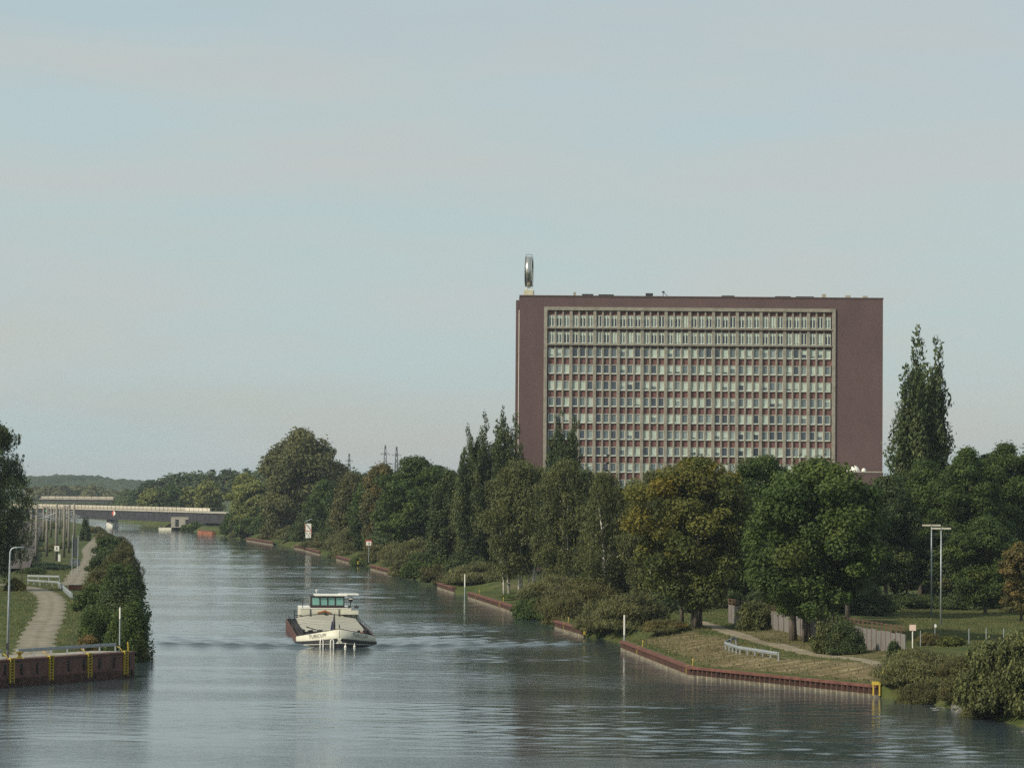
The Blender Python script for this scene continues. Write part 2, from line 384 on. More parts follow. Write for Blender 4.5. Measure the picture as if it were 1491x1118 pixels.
def crown_clumps(rg, kind, h, w, base):
    """clump centres, radii (n,3); h total height, w full width, base = height where the crown starts"""
    r = w / 2; ch = h - base
    if kind == 'round':
        n = 180
        ph = rg.uniform(0, 6.28, 4)
        az = rg.uniform(0, 6.28, n); zz = rg.uniform(-1, 1, n); u = rg.uniform(.12, 1, n) ** .5
        u[zz > .8] *= rg.random((zz > .8).sum())
        pf = np.where(zz > 0, np.sqrt(1 - np.abs(zz) ** 2.3), np.sqrt(1 - np.abs(zz) ** 3.2 * .75) * .97)
        lob = 1 + .13 * np.sin(3 * az + ph[0]) + .10 * np.sin(5 * az + ph[1] + 3 * zz) + .07 * np.sin(7 * zz + ph[2])
        rad_ = u * pf * lob
        C = np.stack([np.cos(az) * rad_ * r * .86, np.sin(az) * rad_ * r * .86, base + ch * (.5 + .44 * zz * (1 + .06 * np.sin(2 * az + ph[3])))], 1)
        rc = rg.uniform(.11, .24, n) * r
        RR = np.stack([rc * 1.2, rc * 1.2, rc * .8], 1)
    elif kind == 'oval':
        n = 150
        az = rg.uniform(0, 6.28, n); zz = rg.uniform(.02, .97, n); u = rg.uniform(.08, 1, n) ** .5; ph = rg.uniform(0, 6.28, 2)
        prof = np.sin(np.pi * (.13 + .87 * zz) ** 1.05) ** .62 * (1 + .14 * np.sin(3 * az + ph[0] + 4 * zz) + .08 * np.sin(5 * az + ph[1]))
        C = np.stack([np.cos(az) * r * .84 * u * prof, np.sin(az) * r * .84 * u * prof, base + ch * zz], 1)
        rc = rg.uniform(.16, .30, n) * r
        RR = np.stack([rc, rc, rc * 1.1], 1)
    elif kind == 'poplar':
        cs = []; rs = []
        for i in range(15):
            az = (2.8, -.3)[i] if i < 2 else i * 2.4 + rg.uniform(-.4, .4); rad = r * (.2, .42)[i] if i < 2 else r * rg.uniform(.25, .78)
            top = h * (1.0, .965)[i] if i < 2 else h * (1 - .20 * (rad / r) ** 1.2 - rg.uniform(.03, .16)); zb = base * rg.uniform(.8, 1.2)
            x0, y0 = rad * math.cos(az), rad * math.sin(az)
            for q in np.linspace(0, 1, 30):
                z = zb + (top - zb) * q; wv = r * (.055 + .275 * math.sin(math.pi * min(1, q * .74 + .2)) ** .9)
                lean = .62 + .38 * math.sin(min(q, .6) * 2.6)
                cs.append((x0 * lean + rg.normal() * wv * .45, y0 * lean + rg.normal() * wv * .45, z - wv * .6 * q)); rs.append(wv * rg.uniform(.5, 1.0))
        C = np.array(cs); rs = np.array(rs); RR = np.stack([rs, rs, rs * 1.9], 1)
    elif kind == 'spruce':
        cs = []; rs = []
        for q in np.linspace(0, 1, 16):
            rr = r * (1 - q) ** .9
            for a_ in range(max(3, int(9 * (1 - q)))):
                az = rg.uniform(0, 6.28); cs.append((math.cos(az) * rr * .65, math.sin(az) * rr * .65, base + ch * q * .95)); rs.append(max(.25, rr * .42))
        C = np.array(cs); rs = np.array(rs); RR = np.stack([rs, rs, rs * .5], 1)
    elif kind == 'bush':
        n = 80; w = w * 1.12; r = w / 2
        d = rnd_dir(rg, n); d[:, 2] = np.abs(d[:, 2]); u = rg.uniform(.2, 1, n) ** .45; P = d * u[:, None]
        az = np.arctan2(P[:, 1], P[:, 0]); ph = rg.uniform(0, 6.28, 2)
        lob = 1 + .16 * np.sin(3 * az + ph[0]) + .1 * np.sin(5 * az + ph[1])
        C = np.stack([P[:, 0] * r * .82 * lob, P[:, 1] * r * .82 * lob, h * (.05 + .86 * P[:, 2])], 1)
        rc = rg.uniform(.16, .30, n)
        RR = np.stack([rc * r, rc * r, rc * h * .75], 1)
    return C, RR

def crown_mesh(name, parent, kind, species, h, w, base, dist, seed, autumn=None, dens=1.0, cap=70000):
    rg = np.random.default_rng(seed)
    C, RR = crown_clumps(rg, kind, h, w, base)
    leaf = max(.19, dist * .00072)
    weep = species in ('birch',) or name == 'weeping'
    if kind == 'bush': leaf *= .82
    area = (RR[:, 0] * RR[:, 1] + RR[:, 0] * RR[:, 2] * 2) / 3 * 4 * math.pi
    per = area * 1.15 * dens / (leaf * leaf * .5)
    tot = per.sum()
    if tot > cap: leaf *= math.sqrt(tot / cap); per *= cap / tot
    per = np.maximum(per, 6).astype(int)
    idx = np.repeat(np.arange(len(C)), per); n = len(idx)
    d = rnd_dir(rg, n); u = rg.uniform(.25, 1, n) ** .45
    off = d * u[:, None] * RR[idx]
    # ragged edge: a few leaves stick out
    stick = rg.random(n) < .22; off[stick] *= rg.uniform(1.0, 1.6, (stick.sum(), 1))
    P = C[idx] + off
    ct = rg.normal(0, .17, len(C)); az_ = rg.normal(0, 1, len(C))
    tint = np.clip(.45 + ct[idx] + rg.normal(0, .16, n), 0, 1)
    if weep:
        # most leaves gather in hanging strands
        ns = 9; st = rg.normal(0, .55, (len(C), ns, 2)) * RR[:, None, :2]; ln = rg.uniform(.6, 2.0, (len(C), ns)) * RR[:, None, 0]
        k_ = rg.integers(0, ns, n); hang = rg.random(n) < .65
        q = C[idx, :2] + st[idx, k_] + rg.normal(0, leaf * .35, (n, 2)); P[hang, :2] = q[hang]
        zt3 = C[idx, 2] + RR[idx, 2] * .6 - rg.random(n) * ln[idx, k_]; P[hang, 2] = zt3[hang]
    P[:, 2] = np.maximum(P[:, 2], .05 + rg.random(n) * .4 if kind == 'bush' else base * .55)
    nr = d * .75 + rnd_dir(rg, n) * .8 + np.array([0, 0, .45]); nr /= np.linalg.norm(nr, axis=1, keepdims=True)
    asp = .62; dirv = None
    if kind == 'bush' and species in ('olive', 'birch', 'brown'):
        asp = .24; dirv = np.array([0, 0, 1.]) + d * .7 + rg.normal(0, .3, (n, 3)); leaf *= 1.35
    if kind == 'poplar': asp = .42; dirv = np.array([0, 0, 1.2]) + d * .5 + rg.normal(0, .35, (n, 3))
    if weep: asp = .45; dirv = np.array([0, 0, -1.]) + rg.normal(0, .4, (n, 3))
    if autumn is None: au = np.clip(rg.normal(-.32, .20, len(C)), 0, .7)[idx]
    else:
        # (direction, amount): part of the crown turned colour
        v = np.array(autumn[:3], float); Q = (C - np.array([0, 0, base + (h - base) * .5])) / np.array([w / 2, w / 2, (h - base) / 2])
        au = np.clip((Q @ v) * autumn[3] + rg.normal(0, .28, len(C)) + autumn[4], 0, 1)[idx]
        au = np.clip(au * rg.uniform(.5, 1.2, n), 0, 1)
    V = leaves(rg, P, nr, leaf, asp, tint, au, quad=dist < 620, dirv=dirv)
    return fast_mesh(name if name != 'weeping' else 'crown', V, 4 if dist < 620 else 3, LM[species], {"tint": tint, "autumn": au}, parent)

def trunk_mesh(parent, h, w, base, seed, birch=False, stems=1, rad=None, spread=.5, lean=0.0):
    rg = random.Random(seed); m = MB()
    rad = rad or h * .018
    for s_ in range(stems):
        ang = rg.uniform(0, 6.28); sx, sy = (0, 0) if s_ == 0 else (math.cos(ang) * spread * rg.uniform(.4, 1), math.sin(ang) * spread * rg.uniform(.3, .8))
        top = h * rg.uniform(.72, .9); lx, ly = rg.uniform(-.06, .06) * h + lean * h, rg.uniform(-.04, .04) * h
        if stems > 1: lx += sx * .9; ly += sy * .9
        pts = []; rr = []
        for i in range(8):
            q = i / 7; wob = .012 * h * math.sin(q * 5 + s_ + seed)
            pts.append((sx + lx * q ** 1.3 + wob * q, sy + ly * q + wob * .5 * q, -.3 + (top + .3) * q)); rr.append(rad * (1.25 if i == 0 else 1) * (1 - .86 * q) * (1 if s_ == 0 else .8))
        m.tube(pts, rr, 8)
        nb = 7 if stems < 3 else 3
        for b_ in range(nb):
            q = rg.uniform(max(.28, base / h * .75), .8); i = int(q * 7); p0 = Vector(pts[i]).lerp(Vector(pts[min(7, i + 1)]), q * 7 - i)
            a = rg.uniform(0, 6.28); ln = w * .5 * rg.uniform(.55, .95) * (1.1 - q * .6); rise = ln * rg.uniform(.5, 1.1)
            e = p0 + Vector((math.cos(a) * ln, math.sin(a) * ln, rise)); md = p0.lerp(e, .5) + Vector((0, 0, rise * .06))
            m.tube([p0, md, e], [rad * .42 * (1 - q * .6), rad * .26 * (1 - q * .6), rad * .06], 5)
    return m.build("trunk", BIRCHBARK if birch else BARK, parent, smooth=True)

TSEED = [100]
def tree(name, px, top, wpx, Y, kind, species, label, cat="tree", base=.2, autumn=None, dens=1.0, birch=False, stems=1, X=None,
         rad=None, spread=.5, group=None, weep=False, cap=70000, trunk=True, lean=0.0, seed=None):
    TSEED[0] += 7; sd = seed or TSEED[0]
    if X is None and px > 200 and XY(px, Y) < float(xr(Y)) + 5 and Y < 2000:
        Y = onshore(px, 9.0)                            # keep it on the bank
    X = XY(px, Y) if X is None else X
    z = H(X, Y); h = ZY(px, top, Y) - z; w = wpx * Y / F
    g = group or ("trees along the canal banks" if cat == "tree" else "shrubs along the canal banks")
    rt_ = empty(name, (X, Y, z), 0, label, cat, g)
    if cat == "tree":
        trunk_mesh(rt_, h, w, base * h, sd, birch, stems, rad, spread, lean)
        crown_mesh('weeping' if weep else 'crown', rt_, kind, species, h, w, base * h, Y, sd, autumn, dens, cap)
    else:
        m = MB(); rg = random.Random(sd)
        for i in range(7):
            a = rg.uniform(0, 6.28); e = (math.cos(a) * w * .28, math.sin(a) * w * .28, h * rg.uniform(.5, .8))
            m.tube([(math.cos(a) * .15, math.sin(a) * .15, -.3), (e[0] * .45, e[1] * .45, e[2] * .55), e], [.06, .045, .015], 5)
        m.build("stem", BARK, rt_)
        crown_mesh('crown', rt_, 'bush', species, h, w, 0, Y, sd, autumn, dens, min(cap, 48000 if Y < 360 else 24000))
    return rt_
# ------------------------------------------------------------------ far land
FARW, t, p, o = new_mat("far_forest_hill")
tc = N(t, "ShaderNodeTexCoord"); n = N(t, "ShaderNodeTexNoise", Scale=.03, Detail=8.0, Roughness=.7); L(t, tc.outputs["Object"], n.inputs["Vector"])
r = N(t, "ShaderNodeValToRGB"); r.color_ramp.elements[0].position = .35; r.color_ramp.elements[0].color = (.022, .036, .018, 1)
r.color_ramp.elements[1].position = .7; r.color_ramp.elements[1].color = (.075, .095, .040, 1)
L(t, n.outputs["Fac"], r.inputs[0]); L(t, r.outputs[0], p.inputs["Base Color"]); p.inputs["Roughness"].default_value = 1; p.inputs["Specular IOR Level"].default_value = 0
rg = np.random.default_rng(5)
hx = np.linspace(-1500, 1400, 420); hy = np.linspace(4300, 5600, 40)
HX, HY = np.meshgrid(hx, hy)
prof = np.interp(hx, [-1500, XY(20, 4700), XY(80, 4700), XY(120, 4700), XY(165, 4700), XY(200, 4700), XY(300, 4700), XY(560, 4700), 0, 700, 1400], [34, 32, 33, 25, 29, 22, 20, 24, 18, 16, 14])
lump = sum(a * np.sin(hx * f_ + p_) for a, f_, p_ in ((1.2, .045, 1), (1.0, .11, 2), (.7, .21, .4), (.6, .37, 2.2)))
HZ = (prof + lump)[None, :] * np.sin(np.pi * np.clip((HY - 4280) / 1340, 0.02, .98)) ** .35 + rg.normal(0, 1.3, HX.shape)
tag(grid_mesh("hills", HX, HY, HZ, FARW), kind="structure")

def wood(name, species, pts, dist, seed, lab_kind="stuff"):
    """one mass of far crowns; pts: (x, y, ground z, height, radius)"""
    rg = np.random.default_rng(seed); Vs = []; ts = []
    for (x, y, z, h, r) in pts:
        n = int(130 + r * 22); d = rnd_dir(rg, n); d[:, 2] = np.abs(d[:, 2]) * 1.2 - .35
        c = np.array([x, y, z + h * .52]); P = c + d * np.array([r, r, h * .48]) * rg.uniform(.75, 1.08, (n, 1))
        nr = d + rnd_dir(rg, n) * .6 + np.array([0, 0, .4]); nr /= np.linalg.norm(nr, axis=1, keepdims=True)
        ti = np.clip(.45 + rg.normal(0, .18) + rg.normal(0, .15, n), 0, 1)
        Vs.append(leaves(rg, P, nr, dist * .0015, .8, ti, 0, quad=False)); ts.append(ti)
    V = np.concatenate(Vs); ti = np.concatenate(ts)
    return tag(fast_mesh(name, V, 3, LM[species], {"tint": ti, "autumn": np.where(rg.random(len(ti)) < .04, .5, 0)}), kind="stuff")
rr = random.Random(3); pts = []
for px, ty in ((186, 716), (196, 711), (208, 703), (220, 697), (232, 691), (246, 687), (260, 685), (275, 684), (292, 683), (308, 682), (324, 681), (342, 680), (360, 678), (380, 677), (400, 678),
               (420, 682), (450, 684), (480, 684), (505, 683), (520, 682), (535, 685), (555, 688), (580, 687), (610, 686), (640, 684), (660, 686)):
    for k in range(3):
        Y = 1780 + k * 70 + rr.uniform(-20, 20); q = px + rr.uniform(-5, 5); tt = ty + rr.uniform(-1.5, 2.5) + (2 - k) * 3.0
        zt = ZY(q, tt, Y); pts.append((XY(q, Y), Y, 1.0, max(8, zt), rr.uniform(5.5, 8)))
wood("far_woodland", 'dark', pts, 1780, 11)
pts = []
for i in range(60):
    q = rr.uniform(40, 200); Y = rr.uniform(2500, 2900); tt = 713 + rr.uniform(-5, 5) + (5 if q > 150 else 0)
    pts.append((XY(q, Y), Y, 2, max(6, ZY(q, tt, Y)), rr.uniform(6, 10)))
wood("distant_woodland", 'olive', pts, 2600, 12)

# ------------------------------------------------------------------ office tower
BY = 603.0
BRICK = mat("plum_brick", (.138, .086, .086), .9, .10, .16, col2=(.092, .060, .061), detail=12.0, contrast=(.25, .75), stretch=(1, 1, .45))
SPAN = mat("spandrel_brick", (.165, .082, .076), .85, .18, .5, detail=8.0)
STONE = mat("shell_limestone", (.275, .255, .21), .8, .2, 1.2, detail=8.0)
GLASS, t, p, o = new_mat("window_glass")
tc = N(t, "ShaderNodeTexCoord"); oi = N(t, "ShaderNodeObjectInfo"); n = N(t, "ShaderNodeTexNoise", Scale=.33, Detail=3.0); L(t, tc.outputs["Object"], n.inputs["Vector"])
r = N(t, "ShaderNodeValToRGB"); r.color_ramp.elements[0].color = (.030, .042, .060, 1); r.color_ramp.elements[1].color = (.22, .27, .27, 1)
L(t, oi.outputs["Random"], r.inputs[0]); L(t, r.outputs[0], p.inputs["Base Color"]); p.inputs["Roughness"].default_value = .08; p.inputs["Specular IOR Level"].default_value = .8
GLD = [mat("dark_window_glass", (.050, .062, .085), .1, .3, .2, spec=.8), mat("grey_window_glass", (.13, .165, .175), .1, .2, .2, spec=.8), mat("pale_window_glass", (.24, .285, .28), .12, .2, .2, spec=.8)]
BLIND = mat("roller_blind", (.44, .51, .45), .8, .12, .6)
FRAMEM = mat("window_frame_white", (.56, .60, .52), .5, .08, 1)
bx0, bx1 = A(756, 560, BY).x, A(1285.3, 560, BY).x
gz = 2.4
zr = ZY(1000, 433.6, BY) - gz                                    # roof height above ground
tw = empty("office_tower", (bx0, BY, gz), 0, "tall plum brick office tower with a pale grid of windows, standing behind the trees", "office building")
def bx(px): return A(px, 560, BY).x - bx0
def bz(py): return ZY(1000, py, BY) - gz
g0, g1 = bx(794), bx(1213.5); gt_, DEP = bz(450.5), 15.0
WT = bx1 - bx0
m = MB()
m.box(0, g0, 0, DEP, 0, zr); m.box(g1, WT, 0, DEP, 0, zr); m.box(g0, g1, 0, DEP, gt_, zr); m.box(g0, g1, .55, DEP, 0, gt_)
m.build("wall", BRICK, tw)
m = MB(); m.box(-.1, WT + .1, -.08, DEP + .1, zr, zr + .28); m.build("roof_edge", mat("dark_coping", (.085, .055, .052), .8, .15), tw)
m = MB(); m.box(bx(750.5), -.004, 3.0, DEP - 1, 0, zr - .55); m.build("side_wing", BRICK, tw)
m = MB(); m.box(bx(754.6), bx(755.6), 2.75, 2.99, 4, bz(452)); m.build("downpipe", WHITE, tw)
m = MB(); m.box(g0 - .35, g0 + .3, -.28, .54, 0, gt_ + .3); m.box(g1 - .3, g1 + .35, -.28, .54, 0, gt_ + .3); m.box(g0 + .3, g1 - .3, -.28, .54, gt_ - .35, gt_ + .3)
m.build("stone_surround", STONE, tw)
gp = (g1 - g0 - .6) / 12.0
rows = []                                                         # (z0, z1, tall)
rows.append((bz(477.2), bz(460.5), 1)); rows.append((bz(501.2), bz(484.5), 1))
for i in range(9): rows.append((bz(521.6 + 23.85 * i), bz(508 + 23.85 * i), 0))
m = MB()
zt = gt_ - .35
prev = zt
for (z0, z1, tl) in rows:
    m.box(g0 + .3, g1 - .3, .30, .549, z1, prev); prev = z0
m.box(g0 + .3, g1 - .3, .30, .549, 0, prev)
m.build("spandrel", SPAN, tw)
m = MB()
for z0, z1, tl in rows[:2]: m.box(g0 + .3, g1 - .3, -.42, .298, z0 - .34, z0 - .12)
m.build("balcony_slab", STONE, tw)
off_w = [ .56, .56 + 1.46, .56 + 2.92 ]                            # window left edges in a bay
ww = 1.12
pier = None
for i in range(1, 12):
    o = MB().box(-.30, .30, -.12, .296, 0, zt).build("pier", STONE, tw) if pier is None else pier.copy()
    if pier is None: pier = o
    else: COL.objects.link(o)
    o.location = (g0 + .3 + gp * i, 0, 0)
mul = None; wx = []
for i in range(12):
    xs = g0 + .3 + gp * i + (gp - (3 * ww + 2 * .36)) / 2
    for j in range(3):
        wx.append(xs + j * (ww + .36))
        if j:
            o = MB().box(-.17, .17, -.03, .294, 0, zt).build("mullion", STONE, tw) if mul is None else mul.copy()
            if mul is None: mul = o
            else: COL.objects.link(o)
            o.location = (xs + j * (ww + .36) - .18, 0, 0)
def win_parts(mb, x, z0, z1, tall):                               # frame of one window, in front of the wall at y .3
    f = .09
    mb.box(x - .01, x + f, .12, .28, z0 + .12, z1 - f); mb.box(x + ww - f, x + ww + .01, .12, .28, z0 + .12, z1 - f); mb.box(x - .01, x + ww + .01, .12, .28, z1 - f, z1)
    mb.box(x - .01, x + ww + .01, .04, .28, z0 - .02, z0 + (.12 if tall else .2))
    if tall: mb.box(x + ww * .5 - .09, x + ww * .5 + .09, .12, .28, z0 + .12, z1 - f)
ht = rows[0][1] - rows[0][0]; hs = rows[2][1] - rows[2][0]
m = MB(); win_parts(m, 0, 0, ht, 1); W_T = m.build("window", FRAMEM, tw).data
m = MB(); win_parts(m, 0, 0, hs, 0); W_S = m.build("window", FRAMEM, tw).data
for o in [o for o in tw.children if o.name.startswith("window")]: bpy.data.objects.remove(o)
def pl(mm, h): return MB().add([(.05, 0, .1), (ww - .05, 0, .1), (ww - .05, 0, h - .05), (.05, 0, h - .05)], [(0, 1, 2, 3)])
def datamesh(mb, name, mt):
    o = mb.build(name, mt); d = o.data; bpy.data.objects.remove(o); return d
P_T = [datamesh(pl(0, ht), "pane", g) for g in GLD]; P_S = [datamesh(pl(0, hs), "pane", g) for g in GLD]
BLm = datamesh(MB().add([(.07, 0, -1), (ww - .07, 0, -1), (ww - .07, 0, 0), (.07, 0, 0)], [(0, 1, 2, 3)]), "blind", BLIND)
rw = random.Random(21)
rest = [MB(), 0]; R_ = MB(); done = 0
for ri, (z0, z1, tall) in enumerate(rows):
    h = z1 - z0
    rowb = {0: .5, 1: .55, 2: .5, 3: .4, 4: .75, 5: .5, 6: .4, 7: .5, 8: .6, 9: .3}.get(ri, .4)
    for wi, x in enumerate(wx):
        col_dark = (wi % 36) in (6, 7, 8) and not tall or (wi == 6)
        bl = 0.0
        u = rw.random()
        if not col_dark and u < rowb: bl = rw.choice((1.0, 1.0, .9, .75, .55, .35))
        if tall and not col_dark: bl = rw.choice((.22, .22, .25, .3, .3, .9, .22, .0))
        gi = (1 if rw.random() < .7 else 0) if col_dark else rw.choices((0, 1, 2), (.28, .47, .25))[0]
        if tall: gi = rw.choices((0, 1, 2), (.3, .4, .3))[0]
        if done < 100 and ri < 3:
            o = bpy.data.objects.new("window", W_T if tall else W_S); COL.objects.link(o); o.parent = tw; o.location = (x, 0, z0)
            g = bpy.data.objects.new("pane", (P_T if tall else P_S)[gi]); COL.objects.link(g); g.parent = o; g.location = (0, .24, 0)
            if bl > 0:
                b_ = bpy.data.objects.new("blind", BLm); COL.objects.link(b_); b_.parent = o; b_.location = (0, .20, h - .09); b_.scale = (1, 1, (h - .2) * bl)
            done += 1
        else:
            R_.cur = 0; win_parts(R_, x, z0, z1, tall)
            R_.cur = 1 + gi; R_.add([(x + .05, .24, z0 + .1), (x + ww - .05, .24, z0 + .1), (x + ww - .05, .24, z1 - .05), (x + .05, .24, z1 - .05)], [(0, 1, 2, 3)])
            if bl > 0:
                R_.cur = 4; zb = z1 - .09 - (h - .2) * bl
                R_.add([(x + .07, .20, zb), (x + ww - .07, .20, zb), (x + ww - .07, .20, z1 - .09), (x + .07, .20, z1 - .09)], [(0, 1, 2, 3)])
tag(R_.build("windows", [FRAMEM] + GLD + [BLIND], tw), kind="stuff")
for px, w_, h_ in ((836, .5, .7), (855, 2.2, .35), (882, 3.0, .3), (945, 1.4, .6), (1060, 2.5, .25), (1140, 3, .2), (1200, .7, .7), (1235, 1.0, .5), (1172, 3.5, .2), (1260, .9, .4)):
    MB().box(bx(px) - w_ / 2, bx(px) + w_ / 2, .6, 1.8, zr + .28, zr + .28 + h_).build("roof_vent", CONC if w_ < 1.2 else DARK, tw)
m = MB(); x = bx(965); m.bar((x, 1, zr + .28), (x + .1, 1, zr + 1.4), .12); m.bar((x + .1, 1, zr + 1.1), (x + .9, 1, zr + .3), .1); m.box(x - .2, x + .3, .9, 1.3, zr + 1.0, zr + 1.25); m.build("roof_camera_arm", DARK, tw)

# low annexe at the tower's right foot, with domed roof lights
ax0, ax1 = A(1205, 690, 592).x, A(1284, 690, 592).x
an = empty("annexe_building", (ax0, 590, gz), 0, "low brick annexe with white domed roof lights at the right foot of the office tower", "building")
az = ZY(1240, 688, 592) - gz
MB().box(0, ax1 - ax0, 0, 11.5, 0, az).build("wall", BRICK, an); MB().box(-.1, ax1 - ax0 + .1, -.1, 11.6, az, az + .25).build("roof_edge", CONC, an)
MB().box(4.2, 5.0, -.06, -.003, az - 4, az - .5).build("downpipe", STONE, an)
for px, rd in ((1203.5, .75), (1236, .5), (1243.5, .95), (1257, .4)):
    x = A(px, 690, 592).x - ax0
    MB().lathe([(rd * 1.05, 0), (rd * 1.05, .25), (rd, .3), (rd * .8, .3 + rd * .45), (rd * .4, .3 + rd * .75), (.02, .3 + rd * .85)], (x if x > .4 else .9, 1.2, az + .25), 14).build("roof_dome", WHITE, an, True)

# ring shaped sign on the roof
sx = A(770.3, 400, BY + 3).x; zb = ZY(770, 430.5, BY) + .2
sg = empty("roof_sign", (sx, BY + 3, zb), R(-4), "round ring sign seen edge on, standing on the left end of the tower roof", "roof sign")
MB().box(-.95, .95, -1.6, 1.6, 0, 1.0).build("pedestal", mat("pale_yellow_render", (.52, .50, .36), .8, .1, 1), sg)
m = MB()
for s1 in (-1, 1):
    for s2 in (-1, 1): m.bar((s1 * .6, s2 * 1.0, 1.0), (s1 * .25 * -1, s2 * .4, 2.2), .14)
m.build("support_frame", WHITE, sg)
SIGNM = mat("brushed_metal", (.50, .49, .47), .28, .06, .8, metal=.85)
RS = 2.95; zc = 1.75 + RS
def ring(r_out, r_in, x0, x1, n=56):
    mb = MB(); vs = []
    for k_ in range(n):
        a = 2 * math.pi * k_ / n
        for x_, r_ in ((x0, r_out), (x1, r_out), (x1, r_in), (x0, r_in)): vs.append((x_, r_ * math.cos(a), zc + r_ * math.sin(a)))
    fs = []
    for k_ in range(n):
        a, b_ = k_ * 4, ((k_ + 1) % n) * 4
        for j in range(4): fs.append((a + j, a + (j + 1) % 4, b_ + (j + 1) % 4, b_ + j))
    return mb.add(vs, fs)
ring(RS, RS - .35, -.62, .62).build("ring_band", SIGNM, sg, True)
ring(RS + .08, RS - .45, -.72, -.622).build("ring_rim", GALV, sg); ring(RS + .08, RS - .45, .622, .72).build("ring_rim", GALV, sg)
m = MB()
for yy in (-.5, .5): m.bar((-.6, yy, zc + RS - .1), (-.6, yy, zc + RS + .42), .08); m.bar((.6, yy, zc + RS - .1), (.6, yy, zc + RS + .42), .08)
m.bar((-.65, -.5, zc + RS + .4), (.65, -.5, zc + RS + .4), .09); m.bar((-.65, .5, zc + RS + .4), (.65, .5, zc + RS + .4), .09)
m.build("top_railing", GALV, sg)

# ------------------------------------------------------------------ barge
bg_ = empty("cargo_barge", (BO.x, BO.y, 0), BANG, "long cargo barge on the canal, cream bow with black bands, dark wheelhouse", "barge")
BL, HB, BU = 50.0, 4.65, 9.0
us = np.concatenate([BU * (np.linspace(0, 1, 26) ** 2.2), np.linspace(9.5, BL - 3, 22), [BL - 2, BL - 1, BL - .4, BL]])
def half(u):
    u = np.asarray(u, float); f = np.where(u < BU, (1 - (1 - np.clip(u / BU, 0, 1)) ** 2.4) ** .62, 1.0)
    return HB * f * np.where(u > BL - 3, 1 - .22 * np.clip((u - (BL - 3)) / 3, 0, 1) ** 2, 1.0) + .02
def zt_(u, v): 
    return np.where(u < BU, 2.12 - .17 * np.abs(v) - .055 * u, .84 + .4 * np.clip((u - 9) / 36, 0, 1))
def strip(z_top, z_bot, o, u_max, v_min=0.0, u_min=0.0, n=40):
    """band round the bow on both sides, standing o proud of the hull"""
    mb = MB()
    for s_ in (-1, 1):
        U = BU * np.linspace(0, 1, n) ** 2.2 * (u_max / BU); rowA = []; rowB = []; rowC = []
        for u in U:
            v = float(half(u))
            if v < v_min: continue
            tip = max(0.0, (v_min + .25 - v) / .25) if v_min > 0 else 0
            nx, ny = v / HB * .8, -1 + .8 * v / HB
            k_ = o / math.hypot(nx, ny); vv, uu = (v + nx * k_) * s_, u + ny * k_
            a, b_ = z_top(u, v), z_bot(u, v); a2 = a - (a - b_) * .45 * tip; b2 = b_ + (a - b_) * .45 * tip
            rowA.append((vv, uu, a2)); rowB.append((vv, uu, b2)); rowC.append((v * s_ * .985, u + .06, a2))
        g_ = [rowB, rowA, rowC]
        if s_ < 0: g_ = [list(reversed(x)) for x in g_]
        mb.grid(g_)
    return mb
zA = lambda u, v: float(zt_(u, v)); zB = lambda u, v: 1.10 - .11 * v - .030 * u; zC = lambda u, v: .62 - .075 * v - .022 * u
HULLD = mat("dark_hull", (.040, .042, .046), .5, .35, .6); BROWN = mat("rusty_hull_brown", (.125, .055, .040), .7, .3, .8, col2=(.075, .035, .03))
m = MB(); rows_ = []
for u in us:
    v = float(half(u)); zt2 = zA(u, v) - .02
    rows_.append([(-v * .8, u + .3, -1.2), (-v, u, -.4), (-v, u, zt2)])
m.cur = 0; m.grid(rows_); m.grid([[(-x, y, z) for x, y, z in r_[::-1]] for r_ in rows_])
v = float(half(BL)); m.add([(-v, BL, -1.2), (v, BL, -1.2), (v, BL, 1.2), (-v, BL, 1.2)], [(0, 1, 2, 3)])
m.build("hull", HULLD, bg_, True)
m = MB()
for s_ in (-1, 1):
    U = np.linspace(8.6, BL - .5, 24)
    A_ = [(s_ * (float(half(u)) + .03), u, -.05 + .1 * (u > 9)) for u in U]; B_ = [(s_ * (float(half(u)) + .03), u, zA(max(u, 9), HB) + .02) for u in U]
    C_ = [(s_ * (float(half(u)) - .14), u, zA(max(u, 9), HB) + .02) for u in U]
    m.grid([A_, B_, C_] if s_ > 0 else [C_, B_, A_])
m.build("side_bulwark", BROWN, bg_)
m = MB(); dr = []
for u in us[3:]:
    v = float(half(u)) - .12; zd = (zA(u, v) - .55) if u < 9 else .55
    dr.append([(-v, u + .05, zd), (v, u + .05, zd)])
m.grid(dr); m.build("deck", mat("deck_paint_brown", (.10, .055, .045), .8, .3, 1.2), bg_)
strip(zA, zB, .02, BU).build("bow_band", CREAM, bg_, True)
strip(zB, zC, .16, BU, .30).build("fender_band", BLACK, bg_, True)
m = strip(zC, lambda u, v: zC(u, v) - .13, .05, BU); m.build("bow_stripe", WHITE, bg_, True)
m = MB(); m.add([(-.32, -.06, 1.12), (.32, -.06, 1.12), (.13, -.08, .86), (.36, -.06, .60), (-.36, -.06, .60), (-.13, -.08, .86)], [(0, 5, 2, 1), (5, 4, 3, 2)]); m.build("stem_plate", CREAM, bg_)
m = MB()
m2 = []
for s_ in (-1, 1):
    m.tube([(s_ * float(half(u)) * .985, u + .05, zA(u, float(half(u))) + .03) for u in us[:27]], .055, 6)
m.build("bow_rail", DARK, bg_)
